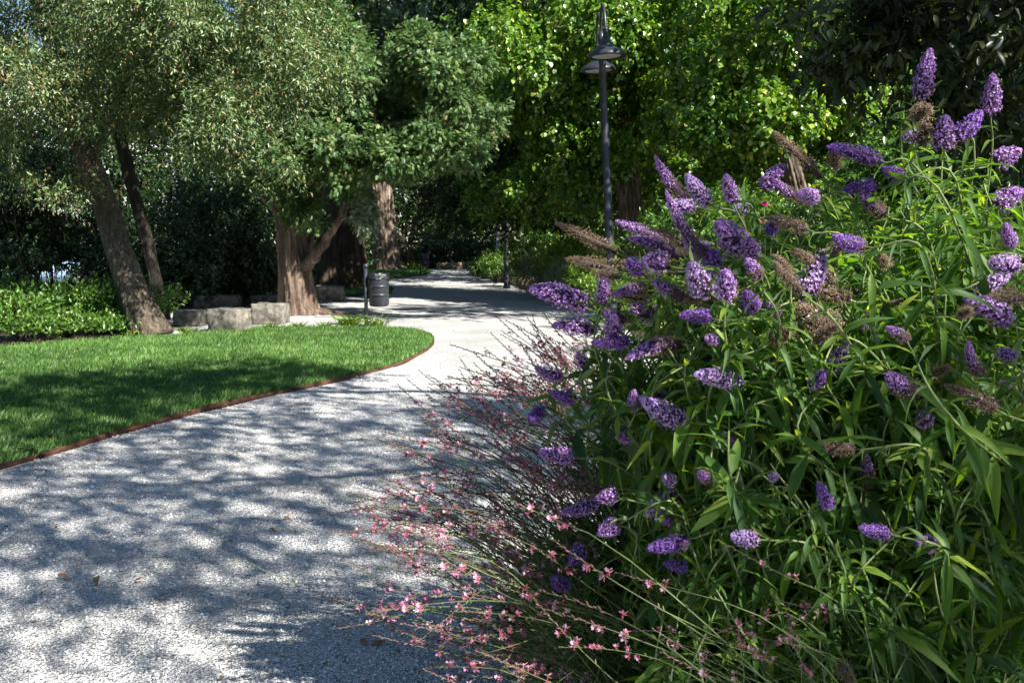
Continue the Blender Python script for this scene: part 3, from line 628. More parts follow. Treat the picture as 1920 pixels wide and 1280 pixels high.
t = thing('linden_tree', 'bright sunlit linden with a leaning pale edged trunk above the purple flowers', 'tree')
trunk('trunk', [P(1530, 520, 20.4), P(1508, 430, 20.4), P(1496, 370, 20.4), P(1480, 300, 20.2), P(1462, 240, 20.3), P(1448, 160, 21.2), P(1438, 90, 21.9), P(1430, -150, 22)], [.27, .23, .20, .17, .14, .12, .10, .08], MT['bark_grey'], t, 33, .14, 7, .1)
for pts in ([P(1458, 225, 20.5), P(1520, 150, 21.5), P(1580, 110, 21)], [P(1450, 170, 21.1), P(1370, 100, 21.5), P(1330, 80, 21)], [P(1438, 90, 21.9), P(1500, 0, 21.8), P(1530, -30, 21.5)]):
    limb(pts, (.09, .05, .02), MT['bark_linden'], t)
lb = blobs_px([(1380, 60, 21.5, 120, 90, 1.4), (1500, 50, 21.2, 100, 80, 1.3), (1340, 180, 21.3, 90, 80, 1.1), (1400, 260, 21.2, 70, 50, .8), (1560, 150, 21, 75, 55, 1.0), (1340, 290, 21.6, 75, 60, .9), (1590, 230, 22.8, 60, 45, .9), (1400, 140, 21.5, 80, 60, 1.0), (1430, 350, 23.0, 90, 40, .7), (1600, 300, 23.5, 80, 60, 1.0), (1300, 360, 23, 60, 45, .7)])
crown('crown', MT['linden'], t, rng, lumpy(lb, 8, .42, .85, seed=4), 11500, per=9, tlen=.32, ll=.10, lw=.95, droop=.55, shell=.3, gap=(2.4, -.6), fine=(5, -.7), nup=.9, ldroop=.5, tpl=LEAF4, spread=.7, seed=14, tintv=.24)

crown('crown', MT['far'], bpy.data.objects['background_tree'] if 'background_tree' in bpy.data.objects else t, rng, blobs_px([(930, 380, 31, 90, 36, 1.4), (1045, 390, 29, 80, 26, 1.2), (860, 350, 33, 70, 60, 1.6), (955, 300, 30, 80, 65, 1.2), (950, 230, 30, 70, 60, 1.2)]), 2200, per=9, tlen=.36, ll=.12, lw=.9, droop=.55, shell=.2, gap=(2.2, -.6), nup=.9, ldroop=.5, tpl=LEAF4, seed=21)  # shaded linden leaves, their shade put into a darker leaf colour
crown('crown', MT['linden'], t, rng, blobs_px([(1462, 225, 19.7, 46, 30, .4), (1500, 200, 19.9, 42, 36, .5), (1430, 190, 19.8, 36, 34, .4)]), 330, per=9, tlen=.3, ll=.10, lw=.95, droop=.5, shell=.1, gap=(3, -1.5), nup=.9, ldroop=.5, tpl=LEAF4, seed=29)
crown('crown', MT['linden'], t, rng, [[4.6, 17.6, 6.8, 1.5, 2.4, .5], [2.9, 16.4, 6.9, 1.1, 1.3, .4]], 1050, per=9, tlen=.4, ll=.14, lw=.9, droop=.3, shell=.1, gap=(2.6, -.5), fine=(8, -.6), seed=19)  # leaves above the view, added with their limb to shade the far path
limb([P(1442, 60, 22), np.array([5.4, 19.6, 6.8]), np.array([3.6, 16.8, 6.9])], (.10, .06, .02), MT['bark_linden'], t)
for (px, pw, d, yb_, lab, sd_) in ((1012, 28, 38, 480, 'grey sided dark trunk behind the drooping linden leaves left of the bright bush', 41), (1052, 34, 43, 480, 'black trunk in deep shade just left of the tall lamp pole', 42)):
    t = thing('background_tree', lab, 'tree')
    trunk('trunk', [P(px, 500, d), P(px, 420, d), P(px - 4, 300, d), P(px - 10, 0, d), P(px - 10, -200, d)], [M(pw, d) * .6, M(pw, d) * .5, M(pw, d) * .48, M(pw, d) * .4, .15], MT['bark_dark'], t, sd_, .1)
    crown('crown', MT['far'], t, rng, blobs_px([(px, 120, d, 170, 170, 3.2), (px - 60, 280, d, 120, 70, 2.4), (px, -120, d, 200, 120, 4)]), 3000, per=10, tlen=.5, ll=.22, lw=.6, gap=(1.2, -.4), seed=sd_)

# overhanging dark branches, top right, and the tall tree they belong to (stands right of the frame, shades the path)
t = thing('evergreen_oak_tree', 'dark leafy branches hanging in at the upper right corner above the purple spikes', 'tree')
trunk('trunk', [np.array([8.8, 5.6, -.1]), np.array([8.7, 5.4, 1]), np.array([8.4, 5.0, 4]), np.array([7.2, 3.8, 6.4]), np.array([5.6, 2.8, 7.2])], [.45, .36, .3, .25, .15], MT['bark_dark'], t, 51, .1)
limb([np.array([8.4, 5.0, 4]), np.array([6.5, 6.9, 4.4]), P(1800, 40, 6.8), P(1640, 120, 6.6)], (.14, .08, .035, .012), MT['bark_dark'], t)
limb([np.array([8.4, 4.9, 4.3]), np.array([6, 6.2, 4.6]), P(1850, -60, 6.2), P(1660, -10, 6.0)], (.12, .07, .03, .01), MT['bark_dark'], t)
limb([np.array([8.0, 4.4, 5.4]), np.array([5.3, 1.6, 6.5]), np.array([3.0, .6, 6.8])], (.12, .07, .03), MT['bark_dark'], t)
lv = blobs_px([(1850, 30, 6.6, 260, 110, .8), (1700, 60, 6.8, 140, 60, .7), (1860, 140, 6.8, 130, 70, .6), (1620, 15, 6.6, 110, 50, .5), (1800, 120, 7.2, 170, 80, .6), (1930, 240, 7.4, 90, 60, .5), (1620, 110, 7.0, 50, 35, .3)])
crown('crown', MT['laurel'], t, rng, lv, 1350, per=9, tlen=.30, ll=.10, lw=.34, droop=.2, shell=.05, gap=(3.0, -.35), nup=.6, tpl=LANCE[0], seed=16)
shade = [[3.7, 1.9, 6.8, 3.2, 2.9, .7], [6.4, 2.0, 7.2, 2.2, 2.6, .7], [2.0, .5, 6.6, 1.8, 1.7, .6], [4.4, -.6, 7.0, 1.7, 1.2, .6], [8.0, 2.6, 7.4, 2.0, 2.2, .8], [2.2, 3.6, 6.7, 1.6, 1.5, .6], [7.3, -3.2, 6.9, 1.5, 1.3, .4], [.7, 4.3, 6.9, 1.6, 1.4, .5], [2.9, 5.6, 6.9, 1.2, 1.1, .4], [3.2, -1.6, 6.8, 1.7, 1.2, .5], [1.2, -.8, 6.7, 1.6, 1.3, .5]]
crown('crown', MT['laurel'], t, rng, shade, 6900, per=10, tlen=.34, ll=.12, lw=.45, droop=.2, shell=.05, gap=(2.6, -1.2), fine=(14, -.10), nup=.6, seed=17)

crown('crown', MT['laurel'], t, rng, [[7.3, -3.2, 6.9, 2.0, 1.5, .5]], 620, per=10, tlen=.36, ll=.15, lw=.45, droop=.2, shell=.05, gap=(4.5, -.35), seed=18)  # unseen leaves behind the camera, added to shade the lower right bush
crown('crown', MT['laurel'], t, rng, [[.8, 4.6, 6.9, 1.7, 1.4, .5], [2.4, 5.9, 6.9, 1.5, 1.2, .4], [-.6, 4.0, 6.8, 1.2, 1.0, .4]], 1500, per=10, tlen=.36, ll=.14, lw=.45, droop=.2, shell=.05, gap=(2.6, -.7), fine=(9, -.6), seed=23)  # unseen leaves overhead, added to deepen the shadow band on the lawn
limb([np.array([7.6, 4.6, 5.8]), np.array([4.2, 5.0, 6.6]), np.array([.6, 4.6, 6.9])], (.12, .07, .03), MT['bark_dark'], t)
limb([np.array([8.4, 5.0, 4]), np.array([8.2, 1, 5.8]), np.array([7.4, -2.6, 6.8])], (.14, .08, .03), MT['bark_dark'], t)
# other tall trees right of the view whose crowns dapple the path and the far lawn
def plain_tree(x, y, h, r, label, seed, mat='far', n=2600, ll=.22, low=.35, group='trees standing behind the beds', gap=-.3):
    t = thing('background_tree', label, 'tree', group, (x, y, 0)); rr = np.random.default_rng(seed)
    trunk('trunk', [np.array([0, 0, -.1]), np.array([.1, 0, h * .3]), np.array([-.1, .1, h * .6]), np.array([0, 0, h * .95])], [.35, .26, .18, .05], MT['bark_dark'], t, seed, .08, sides=16, n=14)
    bl = []
    for i in range(9):
        a = i * 2.4; z = h * (low + (1 - low) * (i + .5) / 9); q = r * .62 * math.sin(PI * min(1, (i + 2) / 11)) ** .7
        bl.append([math.cos(a) * q, math.sin(a) * q, z, r * .55, r * .55, h * .13])
    bl.append([0, 0, h * .75, r * .6, r * .6, h * .25])
    crown('crown', MT[mat], t, rr, bl, n, per=10, tlen=.55, ll=ll, lw=.6, droop=.25, shell=.3, gap=(1.1, gap), seed=seed)
    return t
pt = [(9.8, 33, 13, 3.6, 'linden', .18), (12, 44, 14, 4.2, 'far', .2), (7.5, 52, 14, 4, 'far', .22)]
for i, (x, y, h, r, m, l) in enumerate(pt):
    plain_tree(x, y, h, r, 'leafy tree of the wooded bed behind the purple flowered bushes', 60 + i, m, 2600, l, .3)

# ------------------------------------------------------------------ far wood: shared tree meshes, copied
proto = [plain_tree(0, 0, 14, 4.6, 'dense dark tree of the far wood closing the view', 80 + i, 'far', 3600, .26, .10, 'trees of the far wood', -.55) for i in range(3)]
spots = []
rr = random.Random(4)
for row, (y, step) in enumerate(((50, 6.0), (66, 6.5), (84, 8))):
    x = -.62 * y + (row % 2) * 3
    while x < .64 * y:
        if not (row == 0 and -9.5 < x < .5) and not (row == 0 and -24 < x < -15) : spots.append((x + rr.uniform(-1.4, 1.4), y + rr.uniform(-3, 3), rr.uniform(.8, 1.25)))
        u = x / y
        if -.19 < u < -.09 or -.45 < u < -.33 or .16 < u < .33: spots[-1:] = [(spots[-1][0], spots[-1][1], spots[-1][2] * .62)] if spots else []
        x += step
spots += [(-13, 33, .55), (-17.5, 29, .6), (-10.8, 38, .62), (11, 38, .8), (17, 33, .9)]
for i, (x, y, s) in enumerate(spots):
    o = proto[i] if i < 3 else copy_tree(proto[i % 3])
    o.location = (x, y, 0); o.scale = (s, s, s * rr.uniform(.85, 1.1)); o.rotation_euler = (0, 0, i * 2.1)

# ------------------------------------------------------------------ shrubs
def shrub(name, label, blobs, mat, n, parent=None, group=None, stems=True, **kw):
    t = thing(name, label, 'shrub', group); r = np.random.default_rng(len(label) * 7 + n)
    kw.setdefault('gap', (3, -.7)); kw.setdefault('seed', n)
    crown('foliage', MT[mat], t, r, blobs, n, **kw)
    if stems:
        a = Acc(); B = np.array(blobs)
        c = B[:, :3].mean(0); 
        for i in range(7):
            b = B[i % len(B)]; e = b[:3] + r.normal(size=3) * b[3:] * .3; s0 = np.array([c[0], c[1], -.02])
            V, Fs = tube(catmull([s0, (s0 + e) / 2 + r.normal(size=3) * .05, e], 8), np.linspace(.016, .006, 8), 5); a.add(V, Fs)
        obj('stems', a.mesh('stems', MT['bark_dark'], tint=False), t)
    return t
left = [(40, 612, 16.2, 80, 48), (130, 600, 16.8, 90, 50), (215, 592, 17.6, 80, 52), (10, 580, 18.5, 70, 40), (110, 590, 18.9, 90, 30), (310, 590, 19.6, 38, 36), (255, 615, 17.4, 40, 30), (60, 640, 15.5, 60, 22), (190, 632, 16.0, 60, 18)]
names = ['bushy bright green shrub at the left frame edge behind the lawn', 'leafy green shrub second from the left behind the lawn', 'leafy green shrub against the left side of the leaning trunk', 'taller shaded shrub behind the shrubs at the left edge', 'shaded green shrub left of the leaning trunk, back row', 'green shrub just right of the leaning trunk by the stone seats', 'small shrub at the foot of the leaning trunk', 'low shrub touching the lawn edge at far left', 'low shrub in front of the others beside the lawn']
for (px, py, d, rx, rz), lab in zip(left, names):
    shrub('evergreen_shrub', lab, blobs_px([(px, py, d, rx, rz, .5), (px + rx * .3, py - rz * .3, d + .2, rx * .6, rz * .7, .4), (px - rx * .4, py - rz * .1, d, rx * .5, rz * .8, .4)]), 'shrub', 520, per=10, tlen=.22, ll=.085, lw=.42, droop=-.5, shell=.4, nup=.5, ldroop=0, tpl=LEAF4, group='shrubs behind the near lawn')
dk = [(-20, 440, 23, 85, 110), (205, 460, 23.5, 75, 90), (330, 470, 24, 120, 80), (450, 480, 26, 110, 75), (400, 380, 26, 150, 70), (500, 440, 25.5, 60, 80), (300, 540, 25, 90, 40), (420, 530, 28, 90, 40), (40, 330, 22, 110, 40), (90, 290, 24, 120, 50), (50, 440, 22.5, 75, 42), (620, 470, 40, 70, 60)]
labs = ['dark dense laurel thicket at the left edge above the bright shrubs', 'dark laurel left of the leaning trunk in deep shade', 'dark laurel right of the leaning trunk', 'dark laurel behind the back row of stone seats', 'tall dark laurel filling the shade under the yew', 'glossy dark laurel touching the left side of the yew trunk', 'low dark shrub right of the leaning trunk base', 'low dark shrub behind the shaded seats', 'high dark foliage left of the leaning trunk', 'uppermost dark foliage under the left crown, before the pale building', 'dark foliage hanging just above the blue car', 'dark shrub seen between the yew and the big brown trunks']
for (px, py, d, rx, rz), lab in zip(dk, labs):
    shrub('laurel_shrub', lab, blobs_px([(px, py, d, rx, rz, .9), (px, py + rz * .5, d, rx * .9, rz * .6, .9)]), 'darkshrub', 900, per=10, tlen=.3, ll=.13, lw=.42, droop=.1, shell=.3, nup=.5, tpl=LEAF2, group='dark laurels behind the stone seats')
right = [
 ('bright_shrub', 'bright yellow green bush right of the lamp pole base behind the faded spike', [(1085, 478, 27, 65, 30, .8), (1120, 470, 27.5, 50, 32, .7), (1050, 490, 26.5, 40, 22, .6)], 'lime', 1100, dict(per=10, tlen=.2, ll=.09, lw=.4, droop=-.4, tpl=LEAF2)),
 ('green_shrub', 'mid green bush behind the bright yellow green one', [(1000, 470, 31, 60, 35, 1.), (1040, 450, 32, 60, 30, 1.), (1130, 440, 30, 60, 30, 1.)], 'shrub', 1000, dict(per=10, tlen=.25, ll=.10, lw=.5, droop=0)),
 ('silver_shrub', 'soft grey green mound of fine leaves spilling to the edging rocks', [(1020, 512, 28, 52, 22, .7), (985, 512, 31, 26, 16, .6), (1060, 530, 25, 40, 24, .6)], 'silver', 900, dict(per=9, tlen=.22, ll=.13, lw=.09, droop=-.9, tpl=LEAF2, ldroop=-.6, spread=.4)),
 ('green_shrub', 'small lime green shrub at the foot of the pale far lamp post', [(926, 484, 39, 16, 12, .35)], 'lime', 260, dict(per=9, tlen=.15, ll=.09, lw=.4, droop=-.3)),
 ('green_shrub', 'dark low shrub around the foot of the black lamp post', [(930, 500, 38, 24, 12, .6), (962, 498, 35, 24, 14, .6), (905, 500, 42, 20, 11, .6)], 'shrub', 800, dict(per=10, tlen=.25, ll=.11, lw=.5, droop=-.2)),
 ('green_shrub', 'light green leafy plants right of the silver mound', [(1110, 520, 22, 45, 22, .5), (1160, 540, 18, 60, 24, .5), (1250, 560, 14, 80, 26, .5)], 'lime', 900, dict(per=9, tlen=.16, ll=.08, lw=.35, droop=-.6, ldroop=-.2)),
 ('green_shrub', 'broad leafy shrub behind the purple flowers right of the leaning linden trunk', [(1680, 350, 15, 90, 60, .9), (1750, 320, 14.5, 120, 90, .9), (1600, 440, 14, 70, 40, .8)], 'shrub', 2000, dict(per=10, tlen=.3, ll=.12, lw=.5, droop=.1)),
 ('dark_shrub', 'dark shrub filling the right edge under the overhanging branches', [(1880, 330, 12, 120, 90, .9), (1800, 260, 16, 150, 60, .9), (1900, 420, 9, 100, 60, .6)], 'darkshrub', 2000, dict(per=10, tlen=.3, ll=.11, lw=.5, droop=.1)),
 ('green_shrub', 'green undergrowth seen left of the leaning linden trunk', [(1370, 410, 19, 130, 45, .9), (1280, 440, 20, 90, 40, .9), (1450, 430, 17, 90, 40, .8)], 'shrub', 1500, dict(per=10, tlen=.25, ll=.10, lw=.5, droop=.1)),
 ('far_hedge', 'dark hedge behind the stones at the far end of the path', [(850, 485, 60, 60, 28, 1.5), (800, 470, 61, 50, 34, 1.5), (900, 480, 59, 50, 30, 1.5), (880, 440, 62, 80, 50, 1.5)], 'darkshrub', 1800, dict(per=10, tlen=.35, ll=.18, lw=.5, droop=.1)),
 ('bright_shrub', 'sunny yellow green bush between the big trunks and the pale pine', [(692, 492, 60, 20, 12, 1.), (700, 484, 62, 22, 14, 1.)], 'lime', 420, dict(per=9, tlen=.25, ll=.16, lw=.5)),
 ('low_hedge', 'low sunlit planting at the base of the pale pine trunk', [(760, 503, 57, 46, 7, 1.5), (790, 506, 54, 24, 6, 1.)], 'lime', 700, dict(per=9, tlen=.15, ll=.12, lw=.4, droop=-.3)),
]
for nm, lab, bl, m, n, kw in right:
    shrub(nm, lab, blobs_px(bl), m, n, group=None, **kw)
# slender far trunks left of the path end
for px, py, d, h, lab in ((772, 500, 58, 110, 'slender dark trunk bending right beside the small far bin'), (757, 502, 60, 120, 'thin dark trunk nearest the pale pine'), (700, 505, 57.5, 70, 'thin leaning dark stem in front of the pale pine trunk')):
    t = thing('slender_tree', lab, 'tree')
    trunk('trunk', [P(px, py, d), P(px - 4, py - 40, d), P(px + 4, py - h * .6, d), P(px + 12, py - h, d), P(px + 20, py - h * 1.7, d)], [.2, .16, .14, .12, .06], MT['bark_oak'], t, px, .08, sides=12, n=16)
    crown('crown', MT['far'], t, rng, blobs_px([(px + 10, py - h - 30, d, 60, 45, 1.6)]), 420, per=10, tlen=.4, ll=.2, lw=.5, seed=px)
# small palm
t = thing('palm_tree', 'pale feathery palm in the sunny gap behind the small far bin', 'tree'); c0 = P(797, 470, 58)
trunk('trunk', [np.array([c0[0], 58, -.05]), np.array([c0[0] + .05, 58, .8]), np.array([c0[0], 58, 1.5])], [.18, .15, .15], MT['bark_dark'], t, 5, sides=12, n=8)
a = Acc()
for i in range(34):
    an = i * 2.4; el = .2 + 1.1 * (i % 5) / 5; u = np.linspace(0, 1, 8)[:, None]
    dr = np.array([math.cos(an), math.sin(an), 0]); base = np.array([c0[0], 58, 1.5])
    pts = base + dr * u * 1.5 * math.cos(el) + np.array([0, 0, 1]) * (u * 1.6 * math.sin(el) - .55 * u ** 2)
    T = nrm(np.gradient(pts, axis=0)); S = np.cross(T, [0, 0, 1.])
    for k in range(1, 8):
        for sg in (1, -1):
            dd = nrm(T[k] * .7 + sg * S[k] - np.array([0, 0, .3])); X, Y, Z = frames(dd[None], np.array([[0, 0, 1.]]))
            V, Fc = inst(LEAF2[0], LEAF2[1], pts[k][None], X, Y, Z, np.array([[.42, .06, .1]])); a.add(V, Fc, tint=rng.random())
obj('fronds', a.mesh('fronds', MT['silver']), t)
# grass tufts near the bin
def tuft(px, py, n, h, label, mat='lime', w=.012, group='grass tufts at the lawn end'):
    c = G(px, py); r = np.random.default_rng(int(px)); a = r.uniform(0, 6.28, n); l = r.uniform(.1, .8, n)
    d = np.stack([np.cos(a) * l, np.sin(a) * l, np.ones(n)], -1); X, Y, Z = frames(d, np.stack([np.cos(a), np.sin(a), .6 * np.ones(n)], -1))
    pos = c + np.stack([r.normal(size=n) * h * .28, r.normal(size=n) * h * .2, np.zeros(n)], -1); s = h * r.uniform(.5, 1.2, n)
    V, Fc = inst(LANCE[1][0], LANCE[1][1], pos, X, Y, -Z, np.stack([s, np.full(n, w), s], -1))
    o = obj('grass_tuft', mesh('grass_tuft', V, Fc, MT[mat], np.repeat(r.random(n), len(LANCE[1][0])))); tag(o, label, 'plant', group)
for i, (px, py, n, h, lab) in enumerate(((655, 615, 90, .32, 'arching grass tuft just left of the bin post'), (704, 616, 60, .28, 'spiky grass tuft just right of the bin post'), (610, 617, 70, .17, 'low grass tuft left of the bin, second along'), (560, 618, 70, .16, 'low grass tuft in front of the yew trunk'), (505, 620, 70, .16, 'low grass tuft before the long mossy stone seat'), (440, 622, 70, .16, 'low grass tuft before the tall stone seat end'), (350, 628, 60, .18, 'yellowish grass tuft right of the leaning trunk'), (250, 634, 60, .16, 'dry grass tuft at the left foot of the leaning trunk'))):
    tuft(px, py, n, h, lab)
# broad leaved weed on the left path edge
c0 = G(60, 862)
t = thing('weed', 'small broad leaved weed on the rusty edging at lower left', 'plant', None, (c0[0], c0[1], 0))
for k in range(6):
    a = k * 1.1; X, Y, Z = frames(np.array([[math.cos(a), math.sin(a), .3]]), np.array([[0, 0, 1.]]))
    V, Fc = inst(LEAF4[0], LEAF4[1], np.array([[.05 * math.cos(a * 2), .04 * math.sin(a), .05 + .01 * k]]), X, Y, Z, np.array([[.09, .08, .09]])); obj('leaf', mesh('leaf', V, Fc, MT['darkshrub'], np.full(len(V), .8)), t)
V, Fs = tube([(0, 0, -.02), (.01, 0, .04), (0, .01, .09)], .004, 6); obj('stem', mesh('stem', V, Fs, MT['stemgreen']), t)
# fallen leaves
for i, (px, py, s) in enumerate(((240, 818, .06), (222, 845, .04), (175, 905, .05), (225, 942, .05), (120, 1083, .06), (195, 1087, .07), (335, 1120, .075), (280, 1088, .05), (500, 1100, .05), (515, 995, .05), (540, 975, .05), (200, 1015, .06), (300, 830, .05), (190, 862, .05), (580, 840, .04), (60, 910, .04), (740, 1210, .07), (690, 1205, .06), (930, 1215, .12), (420, 940, .04))):
    c0 = G(px, py); r = np.random.default_rng(i); a = r.uniform(0, 6.28); X, Y, Z = frames(np.array([[math.cos(a), math.sin(a), .15]]), np.array([[.3 * math.sin(i), .3 * math.cos(i), 1.]]))
    V, Fc = inst(LANCE[1][0], LANCE[1][1], np.array([[-s / 2, 0, .018]]), X, Y, Z, np.array([[s, s * .45, s]]))
    o = obj('fallen_leaf', mesh('fallen_leaf', V, Fc, MT['deadleaf'])); o.location = (c0[0], c0[1], 0); tag(o, 'dry brown fallen leaf lying on the white gravel', 'leaf', 'fallen leaves on the path')

# ------------------------------------------------------------------ buildings, fence and car behind the left trees
def house(name, label, x0, x1, y, depth, h, wallm, rows, cols, roofh=1.6, rot=0):
    t = thing(name, label, 'building', None, (x0, y, 0)); W = x1 - x0
    V, Fc = box(0, W, 0, depth, -.05, h); obj('wall', mesh('wall', V, Fc, MT[wallm]), t)
    V = np.array([[-.5, -.5, h + .01], [W + .5, -.5, h + .01], [W + .5, depth + .5, h + .01], [-.5, depth + .5, h + .01], [-.5, depth / 2, h + roofh], [W + .5, depth / 2, h + roofh]])
    obj('roof', mesh('roof', V, [np.array([[0, 1, 5, 4], [2, 3, 4, 5], [3, 2, 1, 0]]), np.array([[0, 4, 3], [1, 2, 5]])], MT['roof']), t)
    for i in range(rows):
        for j in range(cols):
            x = W * (j + .5) / cols; z = 1.2 + i * 3.1
            wf = obj('window', mesh('window', *box(x - .55, x + .55, -.03, .02, z, z + 1.5), MT['plaster']), t)
            obj('pane', mesh('pane', *box(x - .47, x + .47, -.045, -.032, z + .08, z + 1.42), MT['glass']), wf)
            for s in (-1, 1):
                obj('shutter', mesh('shutter', *box(x + s * .86 - .28, x + s * .86 + .28, -.07, -.01, z, z + 1.5), MT['shutter']), wf)
    return t
house('building', 'pale building glimpsed through the leaves at the upper left', -38, -21, 60, 10, 11, 'plaster', 3, 5)
house('building', 'pinkish building with red shutters glimpsed between the left trees', -20, -13, 72, 9, 13, 'pinkplaster', 4, 3)
house('building', 'house with a terracotta roof glimpsed at the upper right behind the bright linden', 19, 34, 76, 9, 10.3, 'pinkplaster', 3, 5, 2.4)
def fence():
    t = thing('iron_fence', 'dark iron railing between the bright shrubs and the blue car', 'fence')
    y = 27.5; a = Acc()
    for x in np.arange(-15.5, -7.6, .14): a.add(*box(x - .009, x + .009, y - .009, y + .009, 0, 1.75))
    obj('bars', a.mesh('bars', MT['darkiron'], tint=False), t)
    for z in (.15, 1.6): obj('rail', mesh('rail', *box(-15.6, -7.5, y - .022, y + .022, z, z + .05), MT['darkiron']), t)
    for x in np.arange(-15.6, -7.4, 2.0): obj('post', mesh('post', *box(x - .04, x + .04, y - .04, y + .04, -.05, 1.9), MT['darkiron']), t)
fence()
def car(loc, label, rot):
    t = thing('parked_car', label, 'car', None, loc)
    prof = [(-2.1, .35), (-2.15, .7), (-2.0, .95), (-1.2, 1.02), (-.6, 1.42), (.6, 1.46), (1.3, 1.02), (2.0, .9), (2.15, .6), (2.1, .3)]
    def ext(pr, w0, w1, name, mat, par):
        n = len(pr); V = np.array([[x, w0, z] for x, z in pr] + [[x, w1, z] for x, z in pr]); i = np.arange(n); j = (i + 1) % n
        return obj(name, mesh(name, V, [np.stack([i, i + n, j + n, j], -1), np.array([list(range(n)), list(range(2 * n - 1, n - 1, -1))])], MT[mat]), par)
    ext(prof, -.85, .85, 'body', 'carpaint', t)
    for s in (-1, 1):
        ext([(-1.1, 1.02), (-.55, 1.36), (-.02, 1.38), (-.02, 1.02)], s * .853, s * .862, 'window', 'glass', t); ext([(.04, 1.02), (.04, 1.38), (.55, 1.38), (1.1, 1.02)], s * .853, s * .862, 'window', 'glass', t)
        for x in (-1.35, 1.35):
            V, Fs = lathe([(0, -.1), (.2, -.1), (.31, -.1), (.33, -.06), (.33, .06), (.31, .1), (.2, .1), (0, .1)], 20); V = V[:, [0, 2, 1]] + [x, s * .80, .33]; wh = obj('wheel', mesh('wheel', V, Fs, MT['tyre'], smooth=True), t)
            V, Fs = lathe([(0, -.115), (.19, -.115), (.2, .115), (0, .115)], 16); V = V[:, [0, 2, 1]] + [x, s * .80, .33]; obj('rim', mesh('rim', V, Fs, MT['palegrey']), wh)
        obj('headlight', mesh('headlight', *box(2.0, 2.13, s * .68 - .14, s * .68 + .14, .62, .78), MT['lens']), t)
    t.rotation_euler = (0, 0, rot)
q = P(105, 540, 31)
car((q[0] - .6, 31.5, 0), 'pale blue parked car half hidden behind dark stems at the left', .1)

